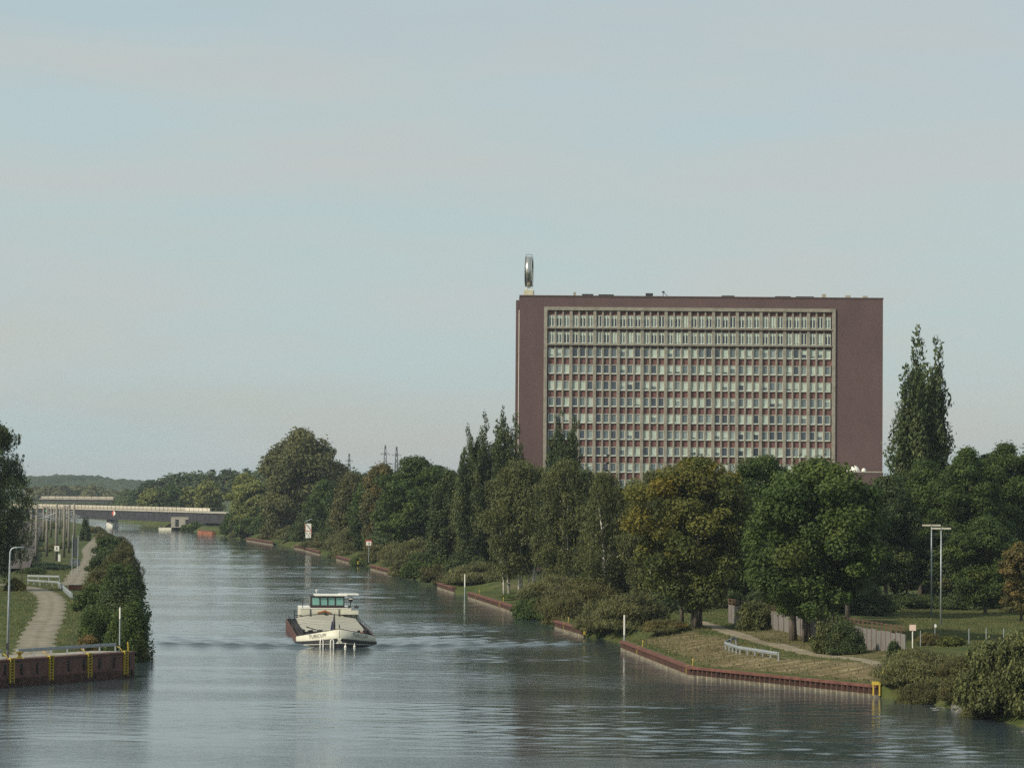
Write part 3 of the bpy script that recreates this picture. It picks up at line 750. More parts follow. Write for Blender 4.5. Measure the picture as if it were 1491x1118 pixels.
# name on both bows
fc = bpy.data.curves.new("name_text", 'FONT'); fc.body = "TURICUM"; fc.size = .62; fc.align_x = 'CENTER'; fc.space_character = 1.15
fo = bpy.data.objects.new("name_text", fc); COL.objects.link(fo)
dg = bpy.context.evaluated_depsgraph_get(); tm = bpy.data.meshes.new_from_object(fo.evaluated_get(dg)); bpy.data.objects.remove(fo)
TV = [tuple(v.co) for v in tm.vertices]; TF = [tuple(p_.vertices) for p_ in tm.polygons]
Ut = BU * np.linspace(0, 1, 300) ** 2.2; Vt = half(Ut)
for s_ in (-1, 1):
    m = MB(); vs = []
    for x, y, _ in TV:
        v = s_ * 2.45 + x * .62; u = float(np.interp(abs(v), Vt, Ut)); vs.append((v + s_ * .06, u - .10, 1.62 - .14 * abs(v) - .042 * u + y * .95 - .12))
    m.add(vs, TF); m.build("name_lettering", mat("dark_lettering", (.05, .05, .055), .6, .1), bg_)
# hatch
HC = mat("hatch_cover_grey", (.46, .44, .36), .55, .22, .45, col2=(.34, .325, .275), detail=7.0)
m = MB(); m.box(-3.78, -3.66, 9.4, 36.5, .56, 1.45); m.box(3.66, 3.78, 9.4, 36.5, .56, 1.45); m.box(-3.66, 3.66, 9.4, 9.52, .56, 1.42); m.build("hatch_coaming", DARK, bg_)
n_h = 9; u0_, u1_ = 9.6, 36.3
for i in range(n_h):
    a_, b_ = u0_ + (u1_ - u0_) * i / n_h, u0_ + (u1_ - u0_) * (i + 1) / n_h - .05
    zz = 1.30 + .55 * i / (n_h - 1); P_ = []
    for u in (a_, b_):
        P_.append([(v, u, zz + .30 * (1 - (v / 3.75) ** 2)) for v in np.linspace(-3.75, 3.75, 13)])
    m = MB(); m.grid(P_); m.add([(x, y, z) for x, y, z in P_[0]] + [(x, y, z - .25) for x, y, z in P_[0]], [(j, j + 13, j + 14, j + 1) for j in range(12)])
    m.build("hatch_cover", HC, bg_)
m = MB(); m.tube([(v, 36.45, 1.95 + .42 * (1 - (v / 3.75) ** 2)) for v in np.linspace(-3.75, 3.75, 13)], .06, 6); m.build("hatch_arch_rail", DARK, bg_)
# accommodation and wheelhouse
m = MB(); m.box(-3.15, 3.3, 36.9, 46.2, .56, 3.02); m.build("accommodation", CREAM, bg_)
m = MB(); m.box(-3.18, 3.33, 36.86, 46.2, 3.02, 3.1); m.build("accommodation_roof", WHITE, bg_)
m = MB()
for v in (-1.9, 1.75): m.box(v - .05, v + .05, 36.82, 36.898, 1.9, 3.0)
m.build("wall_rail", DARK, bg_)
m = MB(); m.box(2.0, 4.2, 36.3, 36.85, 2.35, 2.85); m.box(3.35, 4.3, 37, 42, .56, 2.3); m.build("side_locker", CREAM, bg_)
wc = .35; wl, wr = wc - 2.15, wc + 2.15
WHF = mat("wheelhouse_dark", (.030, .014, .018), .45, .2, 1)
m = MB()
m.box(wl, wr, 38, 42.5, 3.1, 3.42); m.box(wl, wr, 38, 42.5, 4.42, 4.62)
for x in (wl + .07, wl + 1.18, wl + 2.16, wl + 3.12, wr - .07):
    m.box(x - .07, x + .07, 38, 38.12, 3.42, 4.42)
for x in (wl + .07, wr - .07): m.box(x - .07, x + .07, 42.3, 42.5, 3.42, 4.42); m.box(x - .07, x + .07, 40.1, 40.3, 3.42, 4.42)
m.build("wheelhouse", WHF, bg_)
TEAL, t, p, o = new_mat("teal_glass"); p.inputs["Base Color"].default_value = (.23, .47, .42, 1); p.inputs["Roughness"].default_value = .05; p.inputs["Transmission Weight"].default_value = .0; p.inputs["Alpha"].default_value = .62
for i in range(4):
    a_ = wl + (.15, 1.26, 2.24, 3.20)[i]; b_ = wl + (1.10, 2.08, 3.04, 4.15)[i]
    MB().box(a_, b_, 38.04, 38.07, 3.43, 4.41).build("wheelhouse_window", TEAL, bg_)
MB().box(wl + .02, wr - .02, 42.2, 42.28, 3.42, 4.42).build("wheelhouse_back_wall", mat("pale_teal_panel", (.42, .58, .52), .5, .1), bg_)
m = MB(); m.box(wc - .12, wc + .5, 38.9, 39.5, 3.4, 3.95); m.box(wc + .02, wc + .36, 39.0, 39.3, 3.95, 4.22); m.build("helm_console", DARK, bg_)
m = MB(); m.box(wl + .5, wr + .35, 37.7, 42.8, 4.622, 4.72); m.box(wr - .6, wr + 1.85, 38.2, 42.0, 4.725, 4.83); m.build("wheelhouse_roof", WHITE, bg_)
m = MB(); m.bar((wl + .72, 38.3, 4.6), (wl + .72, 38.3, 5.15), .06); m.lathe([(0.01, 5.12), (.14, 5.2), (.14, 5.32), (.01, 5.4)], (wl + .72, 38.3, 0), 8); m.build("roof_lamp", WHITE, bg_)
ORG = mat("orange_brown_badge", (.30, .11, .035), .6, .2)
m = MB(); m.plate([(-1.0, 2.44), (-.95, 2.62), (-.55, 2.68), (-.25, 2.78), (-.05, 2.86), (0, 2.92), (.05, 2.84), (.3, 2.72), (.55, 2.62), (.66, 2.64), (.62, 2.42), (.42, 2.44), (.15, 2.58), (0, 2.6), (-.25, 2.6), (-.6, 2.44)], 36.80, 36.87)
m.build("winged_badge", ORG, bg_)
MB().plate([(-.22, 2.38), (-.14, 2.58), (.14, 2.58), (.22, 2.38), (.1, 2.28), (-.1, 2.28)], 36.78, 36.86).build("badge_shield", DARK, bg_)
m = MB(); m.bar((-2.85, 37.4, 3.1), (-2.85, 37.4, 4.05), .09); m.bar((-2.85, 37.4, 4.0), (-4.0, 37.4, 4.06), .09); m.box(-4.15, -3.5, 37.3, 37.5, 4.08, 4.16); m.build("davit", DARK, bg_)
m = MB(); m.lathe([(.05, 3.1), (.05, 3.75), (.18, 3.95), (.33, 4.15), (.36, 4.3), (.3, 4.45), (.05, 4.5)], (wr + .75, 37.8, 0), 12); m.build("radar_dome", DARK, bg_, True)
MB().box(wr + .52, wr + .98, 37.4, 37.47, 4.22, 4.34).build("radar_panel", WHITE, bg_)
m = MB(); m.box(wr + 1.2, wr + 1.75, 37, 37.5, 3.1, 3.4); m.bar((wr + 1.5, 37.2, 3.4), (wr + 1.5, 37.2, 3.75), .05); m.box(wr + .4, wr + .75, 37.1, 37.4, 3.1, 3.42); m.build("deck_equipment", DARK, bg_)
for s_ in (-1, 1):
    m = MB()
    for u in (10, 14, 18, 22, 26, 30, 34, 37): m.bar((s_ * 4.35, u, .55), (s_ * 4.35, u, 1.75), .06)
    for z in (1.3, 1.72): m.bar((s_ * 4.35, 10, z), (s_ * 4.35, 37, z + .1), .05)
    m.build("gangway_railing", DARK, bg_)
m = MB(); m.bar((-3.9, 36.9, .56), (-3.9, 36.9, 2.9), .12); m.bar((3.95, 36.6, .56), (3.95, 36.6, 2.55), .12); m.bar((-3.9, 36.9, 2.2), (-3.0, 36.9, 2.2), .09); m.bar((3.95, 36.6, 2.52), (2.0, 36.6, 2.52), .09); m.bar((-4.5, 38, .56), (-4.5, 38, 1.9), .09); m.bar((-4.5, 38, 1.9), (-4.5, 44, 1.9), .07); m.build("stanchion", DARK, bg_)
# foredeck: mast, flag, winch, bollards
m = MB(); m.tube([(-.25, 8.2, .9), (-.25, 8.2, 2.4), (-.2, 8.3, 3.55)], [.20, .17, .06], 8); m.box(-.42, -.08, 8.05, 8.35, 1.2, 1.6); m.build("fore_mast", DARK, bg_)
m = MB()
for j in range(3): m.plate([(-.72 + j * .1, 1.25 + j * .1), (-.42 + j * .03, 1.2), (-.34, 2.75), (-.5 + j * .04, 2.65)], 8.2 + .06 * j, 8.24 + .06 * j)
m.build("folded_flag", mat("navy_cloth", (.02, .025, .12), .8, .3, 3), bg_)
m = MB(); m.plate([(.30, 2.2), (.42, 2.35), (.5, 1.9), (.68, 1.55), (.6, 1.4), (.42, 1.7)], 8.3, 8.36); m.build("pennant", mat("slate_cloth", (.06, .07, .10), .8, .3, 3), bg_)
m = MB(); m.lathe([(.0, 1.0), (.28, 1.0), (.28, 1.55), (.34, 1.6), (.34, 1.75), (0.01, 1.78)], (-2.0, 6.2, 0), 12); m.tube([(-2.4, 6.3, 1.75), (-3.6, 6.6, 2.1)], .07, 6); m.box(-2.2, -.8, 6.5, 7.1, .9, 1.45); m.build("anchor_winch", DARK, bg_)
for v, u in ((-3.2, 6.8), (-2.9, 7.5), (1.1, 5.2), (2.6, 6.8), (3.3, 7.5), (3.7, 8.4), (-3.8, 8.6), (-.9, 4.8)):
    MB().lathe([(.12, .8), (.12, 1.5), (.17, 1.55), (.17, 1.68), (.01, 1.7)], (v, u, 0), 8).build("deck_bollard", BLACK, bg_)
m = MB(); m.box(1.9, 3.5, 7.6, 8.4, .8, 1.52); m.build("fore_locker", mat("rose_paint", (.36, .20, .16), .7, .2, 2), bg_)
for v in (-1.98, -.83):
    m = MB(); u = float(np.interp(abs(v), Vt, Ut)) - .28
    for d_ in (-.17, .17): m.tube([(v + d_, u, -.5), (v + d_, u, .75), (v + d_ * .4, u + .02, 1.02)], [.085, .085, .05], 8)
    m.build("mooring_fender", WHITE, bg_)
for v in (.70, 1.78):
    u = float(np.interp(abs(v), Vt, Ut)) - .3
    MB().lathe([(.01, -.2), (.13, -.1), (.16, .05), (.13, .2), (.05, .26), (.05, .5)], (v, u, .02), 10).build("float_fender", WHITE, bg_, True)

# ------------------------------------------------------------------ white passenger boat far off
pb0 = G(164, 767.0, 0)
pb = empty("passenger_boat", (pb0.x, pb0.y, 0), R(8), "small white passenger boat with a red top deck, far off before the bridge", "boat")
m = MB(); W_ = 2.6; rws = []
for u, f_, zt2 in ((0, .06, 2.0), (.6, .35, 1.9), (1.6, .65, 1.75), (3.2, .9, 1.6), (6, 1, 1.45), (20, 1, 1.45), (22, .95, 1.5)):
    rws.append([(-W_ * f_ * .8, u + .4, -.6), (-W_ * f_, u, zt2), (W_ * f_, u, zt2), (W_ * f_ * .8, u + .4, -.6)])
m.grid(rws); m.build("hull", WHITE, pb)
m = MB(); m.box(-2.1, 2.1, 4, 20, 1.4, 3.2); m.build("cabin", WHITE, pb)
for x in (-1.5, -.5, .5, 1.5): MB().box(x - .42, x + .42, 3.93, 3.997, 2.15, 2.95).build("cabin_window", GLD[0], pb)
MB().box(-2.3, 2.3, 3.6, 20.4, 3.2, 3.75).build("sun_deck", mat("red_canopy", (.45, .09, .05), .6, .2), pb)
m = MB()
for x in (-2.1, -.7, .7, 2.1): m.bar((x, 3.9, 3.4), (x, 3.9, 4.1), .08)
m.bar((-2.1, 3.9, 4.1), (2.1, 3.9, 4.1), .1); m.build("deck_railing", mat("red_paint", (.5, .08, .05), .5, .1), pb)
m = MB(); m.box(-.9, .9, 7, 9, 3.4, 4.6); m.bar((0, 8, 4.6), (0, 8, 6.0), .12); m.build("wheelhouse", WHITE, pb)
pb.scale = (1.2, 1.2, 1.2)
# ------------------------------------------------------------------ sheet pile walls
PILE = mat("sheet_pile_rust", (.090, .042, .030), .85, .35, .9, col2=(.045, .025, .020), stretch=(1, 1, .6))
PILELOW = mat("weathered_pile_foot", (.30, .27, .20), .9, .35, 1.5, col2=(.13, .11, .085))
def polyline(pts, step):
    out_ = []; carry = 0.0
    for a, b_ in zip(pts[:-1], pts[1:]):
        a, b_ = Vector(a), Vector(b_); ln = (b_ - a).length; n_ = max(1, int(ln / step))
        for i in range(n_): out_.append((a.lerp(b_, i / n_), (b_ - a).normalized()))
    out_.append((Vector(pts[-1]), (Vector(pts[-1]) - Vector(pts[-2])).normalized())); return out_
def sheet_wall(name, pts, z0, ztop, zmid, side, label, loc):
    """corrugated piles along pts (plan points from near to far); side +1 = water lies to the left of the direction"""
    root = empty(name, (loc[0], loc[1], 0), 0, label, "quay wall")
    base_pts = [(x - loc[0], y - loc[1]) for x, y in pts]
    m = MB(); prof = []
    for i, (p_, d) in enumerate(polyline([(x, y, 0) for x, y in base_pts], .21)):
        nrm = Vector((-d.y, d.x, 0)) * side; k_ = i % 4
        prof.append(p_ + nrm * (.40 if k_ in (1, 2) else 0.0))
    m.cur = 0; m.grid([[(q.x, q.y, zmid) for q in prof], [(q.x, q.y, ztop - .2) for q in prof]])
    m.cur = 1; m.grid([[(q.x, q.y, z0) for q in prof], [(q.x, q.y, zmid) for q in prof]])
    m.build("sheet_piles", [PILE, PILELOW], root)
    m = MB()
    for a, b_ in zip(base_pts[:-1], base_pts[1:]):
        d = Vector((b_[0] - a[0], b_[1] - a[1], 0)).normalized(); nr = Vector((-d.y, d.x, 0)) * side
        a3, b3 = Vector((*a, ztop - .11)) + nr * .12, Vector((*b_, ztop - .11)) + nr * .2
        m.bar(a3, b3, .66, .24)
    m.build("cap_beam", mat("rusty_cap", (.135, .056, .040), .8, .3, 1.1), root); return root
wl_lab = ["rusty sheet pile wall nearest the camera on the right bank, running round the dry grass slope",
          "short rusty sheet pile wall between the white pole and the big rounded willow",
          "rusty sheet pile wall below the bare earth patch by the white birch stems", "short rusty sheet pile wall just past the second white pole",
          "far rusty sheet pile wall right of the small red framed board", "far rusty sheet pile wall left of the small red framed board", "distant rusty sheet pile wall below the tall board stack", "farthest rusty sheet pile wall, below the very large round tree"]
for (a, b_), lab in zip(WALLS, wl_lab):
    yy = [a] + [y for y in RE[:, 0] if a < y < b_] + [b_]
    sheet_wall("sheet_pile_wall", [(float(xr(y)) - .05, y) for y in yy], -1, 1.12, .30, 1, lab, (float(xr(a)), a))
    r_end = None
# left quay: smooth plates above, piles at the water
qa, qb = Vector((-46.9, 281.9)), Vector((-36.3, 299.2)); qd = (qb - qa).normalized(); qn = Vector((qd.y, -qd.x))      # qn points to the water
qs = qa - qd * 16
ql = empty("quay_wall", (qb.x, qb.y, 0), math.atan2(qd.y, qd.x), "dark rusty steel quay with yellow ladders at the lower left corner", "quay wall")
QL = (qb - qs).length
m = MB(); m.box(-QL, 0, -.10, .5, .72, 2.30); m.build("wall_plate", RUST, ql)
m = MB(); prof = []
for i in range(int(QL / .3)): prof.append((-QL + i * .3, -.02 - (.26 if i % 4 in (1, 2) else 0)))
m.grid([[(x, y, -1) for x, y in prof], [(x, y, .72) for x, y in prof]]); m.box(-.35, -.02, -.1, 3, -1, .719); m.build("sheet_piles", [PILE], ql)
m = MB(); m.box(-QL, .06, -.18, .9, 2.302, 2.48); m.build("cap_beam", RUST, ql)
MB().box(-.02, .06, .5, 7, -1, 2.3).build("end_wall", RUST, ql)
for i in range(14):
    x = -.9 - i * 2.25
    if x < -QL + 1: break
    m = MB(); m.cur = 0; m.box(x - .16, x + .16, -.14, -.101, 1.05, 2.05); m.build("mooring_niche", BLACK, ql)
    MB().lathe([(.01, 1.12), (.09, 1.16), (.09, 1.5), (.01, 1.55)], (x, -.2, 0), 8).build("niche_bollard", PILE, ql)
def on_quay(px, dy=0.0, z=2.48):              # a point on the quay line under px
    best = min((abs((A(px, 960, (qs + qd * s_).y).x) - (qs + qd * s_).x), s_) for s_ in np.linspace(0, QL, 700))[1]
    q = qs + qd * best - qn * dy; return (q.x, q.y, z), -(QL - best)
lad = None
for px, lab in ((15, "yellow steel ladder on the quay wall, below the street lamp"), (72, "yellow steel ladder on the quay wall, second from the left"),
                (128, "yellow steel ladder on the quay wall, third from the left"), (181, "yellow steel ladder on the quay wall, by its outer end")):
    (x, y, _), _s = on_quay(px); pos = (x + qn.x * .2, y + qn.y * .2, 0); rz = math.atan2(qd.y, qd.x)
    if lad is None:
        lad = empty("quay_ladder", pos, rz, lab, "ladder", "yellow ladders on the quay")
        m = MB(); m.box(-.28, -.2, -.12, .08, .3, 2.5); m.box(.2, .28, -.12, .08, .3, 2.5); m.build("side_rails", YEL, lad)
        m = MB()
        for i in range(8): m.box(-.2, .2, -.05, .02, .45 + i * .27, .52 + i * .27)
        m.build("rung", YEL, lad); MB().box(-.34, .34, -.14, .1, 2.5, 2.62).build("head_plate", YEL, lad)
        m = MB(); m.tube([(-.3, .15, 2.5), (-.36, .4, 2.85), (-.3, .8, 3.0)], .04, 6); m.build("grab_handle", YEL, lad)
    else: copy_thing(lad, pos, rz, lab)
(x, y, z), _ = on_quay(34, .5)
bo = empty("mooring_bollard", (x, y, 2.48), 0, "squat yellow bollard on the quay edge beside the street lamp", "bollard")
MB().lathe([(.30, 0), (.28, .12), (.17, .2), (.17, .42), (.38, .5), (.38, .6), (.01, .64)], n=14).build("post", YEL, bo, True); MB().box(-.45, .45, -.25, .25, 0, .06).build("base_plate", YEL, bo)
(x, y, z), _ = on_quay(194, .6)
bo = empty("edge_marker", (x, y, 2.48), 0, "short yellow marker post at the very end of the quay", "marker post"); MB().tube([(0, 0, 0), (-.08, 0, .9)], .07, 8).build("post", YEL, bo); MB().box(-.14, .1, -.1, .1, 0, .05).build("foot", YEL, bo)
(x, y, z), _ = on_quay(188, 1.2)
bo = empty("marker_pole", (x, y, 2.4), 0, "thin white gauge pole standing at the end of the quay by the bushes", "pole"); MB().tube([(0, 0, 0), (0, 0, 3.2)], .07, 8).build("pole", GALV, bo); MB().tube([(0, 0, 3.2), (0, 0, 4.3)], .085, 8).build("white_tip", WHITE, bo)

# crash barriers
def guard_rail(pts, label, zoff=0.0, post_gap=2.4, rail_z=.72, cat="guard rail", ends=True):
    p0 = Vector(pts[0]); root = empty("guard_rail", p0, 0, label, cat)
    Q = [Vector(q) - p0 for q in pts]
    m = MB()
    for a, b_ in zip(Q[:-1], Q[1:]):
        d = (b_ - a).normalized(); 
        for dz, dd in ((.10, 0), (0, .05), (-.10, 0)):
            nr = Vector((-d.y, d.x, 0)) * dd
            m.bar(a + Vector((0, 0, rail_z + dz)) - nr, b_ + Vector((0, 0, rail_z + dz)) - nr, .05, .10)
    m.build("rail", GALV, root)
    for a, b_ in zip(Q[:-1], Q[1:]):
        n_ = max(1, round((b_ - a).length / post_gap)); d = (b_ - a).normalized(); nr = Vector((-d.y, d.x, 0)) * .09
        for i in range(n_ + (1 if b_ is Q[-1] else 0)):
            c = a.lerp(b_, i / n_) + nr
            MB().box(c.x - .07, c.x + .07, c.y - .05, c.y + .05, c.z - .5, c.z + rail_z + .16).build("post", GALV, root)
    return root
def gpt(px, py, z=None):
    d = ray(px, py); yy = np.arange(205, 1500, .25); k_ = yy / d.y
    xx, zz_ = d.x * k_, CAM.z + d.z * k_; hh = np.maximum(height(xx, yy), 0)
    i = int(np.argmax((zz_ <= hh) & (hh > .3))); return (float(xx[i]), float(yy[i]), H(xx[i], yy[i]))
(a, _), (b_, _) = on_quay(42, 1.3, 2.42), on_quay(184, 1.3, 2.42)
guard_rail([a, b_], "long grey crash barrier along the left quay, behind its yellow ladders")
(a, _), (b_, _) = on_quay(-30, 1.6, 2.42), on_quay(22, 1.6, 2.42)
guard_rail([a, b_], "grey crash barrier cut off by the left edge, beside the street lamp foot")
gl = [gpt(40, 851), gpt(84, 854), gpt(104, 872)]
guard_rail(gl, "pale crash barrier bending round the track in front of the red plate")
gr2 = [gpt(40, 846), gpt(86, 847)]
guard_rail(gr2, "straight pale barrier behind the bending one at the left track", rail_z=.9)
guard_rail([gpt(1070, 938), gpt(1055, 946), gpt(1076, 953), gpt(1132, 962)], "short galvanised crash barrier on the dry slope below the yellowing maple")

# tracks of gravel
GRAVEL = mat("gravel", (.28, .25, .195), .95, .18, .35, col2=(.14, .118, .088), detail=10.0, contrast=(.3, .72))
TRK = []
def track(name, pts, w, m_, zoff=.035, mid=None):
    P_ = []; Lc = [Vector((p_[0], p_[1], 0)) for p_ in pts]; fine = []
    for i in range(len(Lc) - 1):
        p0, p1, p2, p3 = Lc[max(i - 1, 0)], Lc[i], Lc[i + 1], Lc[min(i + 2, len(Lc) - 1)]
        for k_ in range(30):
            s_ = k_ / 30; fine.append(.5 * ((2 * p1) + (p2 - p0) * s_ + (2 * p0 - 5 * p1 + 4 * p2 - p3) * s_ * s_ + (3 * p1 - p0 - 3 * p2 + p3) * s_ ** 3))
    fine.append(Lc[-1]); rg_ = random.Random(4)
    for i, c in enumerate(fine):
        d = (fine[min(i + 1, len(fine) - 1)] - fine[max(i - 1, 0)]).normalized(); nr = Vector((d.y, -d.x, 0)); row = []
        wj = w * (1 + .12 * math.sin(i * .9) + rg_.uniform(-.05, .05))
        for s_ in np.linspace(-.5, .5, 7):
            q = c + nr * wj * s_; row.append((q.x, q.y, H(q.x, q.y) + zoff - (.05 if abs(s_) == .5 else 0)))
        P_.append(row)
    TRK.append((np.array([(c.x, c.y) for c in fine]), w)); m = MB(); m.grid(P_); ob = m.build(name, m_)
    at_ = ob.data.attributes.new("grown", 'FLOAT', 'POINT'); at_.data.foreach_set("value", [(1.0, .35, 0, .75, 0, .35, 1.0)[i % 7] for i in range(len(m.v))])
    return tag(ob, kind="structure")
def grown(m_):
    t = m_.node_tree; p = next(n for n in t.nodes if n.type == 'BSDF_PRINCIPLED'); src = p.inputs["Base Color"].links[0].from_socket
    a_ = N(t, "ShaderNodeAttribute", attribute_name="grown"); tc = N(t, "ShaderNodeTexCoord"); n = N(t, "ShaderNodeTexNoise", Scale=.9, Detail=7.0, Roughness=.75); L(t, tc.outputs["Object"], n.inputs["Vector"])
    q = N(t, "ShaderNodeMath", operation='MULTIPLY_ADD'); q.inputs[1].default_value = 4.5; q.inputs[2].default_value = -1.75; L(t, n.outputs["Fac"], q.inputs[0])
    r = N(t, "ShaderNodeMath", operation='MULTIPLY', use_clamp=True); L(t, q.outputs[0], r.inputs[0]); L(t, a_.outputs["Fac"], r.inputs[1])
    x = N(t, "ShaderNodeMixRGB"); x.inputs[2].default_value = (.10, .095, .045, 1); L(t, r.outputs[0], x.inputs[0]); L(t, src, x.inputs[1]); L(t, x.outputs[0], p.inputs["Base Color"])
    return m_
grown(GRAVEL)
track("gravel_track", [gpt(28, 968)[:2], gpt(48, 950)[:2], gpt(56, 925)[:2], gpt(72, 895)[:2], gpt(74, 872)[:2], gpt(56, 860)[:2], gpt(15, 852)[:2], gpt(-60, 850)[:2]], 3.8, GRAVEL, .06)
track("gravel_path", [gpt(104, 853)[:2], gpt(116, 832)[:2], gpt(132, 813)[:2], gpt(130, 800)[:2], gpt(138, 790)[:2], gpt(150, 778)[:2]], 3.6, GRAVEL, .05)
qp = [qs + qd * s_ - qn * 2.2 for s_ in (0, 12, 24, QL - 1)]
track("quay_paving", [(q.x, q.y) for q in qp], 3.4, mat("quay_concrete", (.27, .25, .21), .9, .2, .6), .10)
track("dirt_track", [(H_[0], H_[1]) for H_ in (gpt(1330, 976), gpt(1290, 969), gpt(1220, 957), gpt(1150, 944), gpt(1090, 929), gpt(1050, 916), gpt(1015, 905))], 2.2, grown(mat("dirt", (.30, .255, .18), .95, .2, .7, col2=(.18, .145, .10))), .05)
a = gpt(100, 858); b2 = gpt(126, 858)
rb = empty("rusty_barrier", a, 0, "low rust red steel plate lying across the end of the gravel path", "barrier")
MB().box(0, b2[0] - a[0], -.15, .15, -.1, .62).build("plate", WOODRED, rb); MB().box(0, b2[0] - a[0], -.22, .2, .62, .72).build("top_edge", DARK, rb)

# ------------------------------------------------------------------ poles, lamps, signs on the left bank
(x, y, z), _ = on_quay(22, .9)
lp = empty("street_lamp", (x, y, 2.42), 0, "tall grey street lamp with a bent arm, on the left quay", "street lamp")
hl_ = ZY(23, 797, y) - 2.42
pts = [(0, 0, 0), (.05, 0, hl_ * .5), (.12, 0, hl_ - .5)] + [(.12 + .5 * (1 - math.cos(a_)), 0, hl_ - .5 + .5 * math.sin(a_)) for a_ in np.linspace(.2, 1.57, 6)] + [(1.5, 0, hl_ + .02)]
MB().tube(pts, [.13, .10, .08] + [.07] * 7, 10).build("pole", GALV, lp, True)
m = MB(); m.box(1.45, 2.35, -.13, .13, hl_ - .05, hl_ + .09); m.build("lamp_head", DARK, lp); MB().box(1.6, 2.25, -.1, .1, hl_ - .09, hl_ - .052).build("lamp_glass", WHITE, lp); MB().box(-.14, .14, -.16, -.08, .9, 1.5).build("service_hatch", DARK, lp)
q = gpt(109, 836); bf = empty("sign_frame", q, 0, "two thin grey posts carrying a tall dark board above a wide board", "sign")
for x in (-.52, .52): MB().tube([(x, 0, -.3), (x, 0, ZY(109, 779, q[1]) - q[2])], .07, 8).build("post", GALV, bf)
BACK = mat("grey_sign_back", (.10, .115, .125), .6, .12, 1)
MB().box(-.40, .40, .08, .13, 3.1, 6.6).build("upper_board", mat("dark_sign_back", (.045, .055, .06), .6, .15, 1), bf); MB().box(-.95, .95, .08, .13, 1.55, 2.75).build("lower_board", BACK, bf)
MB().bar((-.9, .06, 2.15), (.9, .06, 2.15), .06).build("cross_bar", GALV, bf)
# catenary masts
MASTC = mat("mast_concrete", (.19, .178, .15), .9, .2, .9)
MAST = [(53, 655, 733, "second from the left of the railway masts"), (68, 690, 738, ""), (82, 662, 733, ""), (93, 690, 735, ""), (100, 735, 735, ""), (107.5, 800, 733, ""),
        (45, 745, 736, ""), (63, 860, 737, ""), (74, 930, 738, ""), (86.5, 1010, 738, ""), (97, 960, 737, ""), (70, 1100, 739, ""), (78, 1180, 739, ""), (90, 1160, 739, "")]
MLAB = ["grey concrete railway mast just right of the dark leaning birch, foot in the scrub", "stout concrete railway mast beside the one nearest the birch", "concrete railway mast carrying the small square white board",
        "concrete railway mast second from the right, behind the grey sign frame side", "concrete railway mast just left of the rightmost one", "rightmost concrete railway mast, against the canal bushes",
        "concrete railway mast half hidden by the birch twigs", "far railway mast between the two nearest masts, foot by yellow scrub", "far slim railway mast left of the white board mast", "distant slim railway mast right of the white board mast",
        "distant railway mast with its arm reaching left, behind the second from the right", "very far railway mast deep in the row, left group", "very far railway mast deep in the row, middle", "very far railway mast deep in the row, right group"]
mast0 = None
for i, ((px, Y, top, _), lab) in enumerate(zip(MAST, MLAB)):
    X = A(px, 800, Y).x; z = H(X, Y); hm = ZY(px, top, Y) - z
    if mast0 is None:
        mast0 = empty("railway_mast", (X, Y, z), 0, lab, "railway mast", "masts along the railway"); h0 = hm
        MB().tube([(0, 0, -.3), (0, 0, hm)], [.34, .27], 10).build("pole", MASTC, mast0, True)
        m = MB(); m.tube([(0, 0, hm - 3.2), (2.6, 0, hm - 2.9)], .09, 6); m.tube([(0, 0, hm - 1.9), (2.6, 0, hm - 2.9)], .08, 6); m.tube([(1.3, 0, hm - 3.0), (2.9, 0, hm - 3.6)], .04, 6)
        m.build("bracket_arm", GALV, mast0)
        m = MB()
        for k_ in (.5, 2.0): m.lathe([(.02, -.2), (.09, -.15), (.09, -.08), (.04, -.05), (.09, 0), (.09, .08), (.02, .12)], (k_, 0, hm - 2.95), 8)
        m.build("insulator", mat("brown_ceramic", (.10, .06, .045), .4, .2), mast0)
    else: copy_thing(mast0, (X, Y, z), R(180) if i % 3 == 2 else R((i % 4) * 6), lab, (1, 1, hm / h0))
q = (A(83, 795, 661).x, 661.0); zb_ = ZY(83, 802, 661)
sgn = empty("track_board", (q[0], q[1] - .3, zb_), 0, "small square white board with a dark mark fixed to a railway mast", "sign")
MB().box(-.52, .52, -.03, .03, 0, 1.1).build("board", WHITE, sgn); MB().box(-.10, .12, -.045, -.031, .25, .85).build("dark_mark", DARK, sgn); MB().box(-.05, .05, .03, .12, .2, .9).build("bracket", GALV, sgn)
X = A(86.5, 805, 655).x; cb = empty("switch_cabinet", (X, 655, H(X, 655)), 0, "narrow white switch cabinet at the foot of the railway masts", "cabinet")
MB().box(-.25, .25, -.2, .2, 0, 1.5).build("cabinet_body", WHITE, cb); MB().box(-.28, .28, -.23, .23, 1.5, 1.58).build("lid", GALV, cb)
X = A(67.5, 740, 830).x; rs = empty("railway_signal", (X, 830, H(X, 830)), 0, "railway signal with a green light above the tracks", "signal")
zz = ZY(67, 744, 830) - H(X, 830)
MB().tube([(0, 0, 0), (0, 0, zz)], .1, 8).build("pole", GALV, rs); MB().box(-.55, .55, -.05, .1, zz - .6, zz + .9).build("signal_board", BLACK, rs)
GLOW, t, p, o = new_mat("green_signal_light"); p.inputs["Base Color"].default_value = (.1, .7, .5, 1); p.inputs["Emission Color"].default_value = (.15, .9, .65, 1); p.inputs["Emission Strength"].default_value = 1.2
MB().box(-.16, .16, -.09, -.051, zz - .05, zz + .25).build("lamp", GLOW, rs)
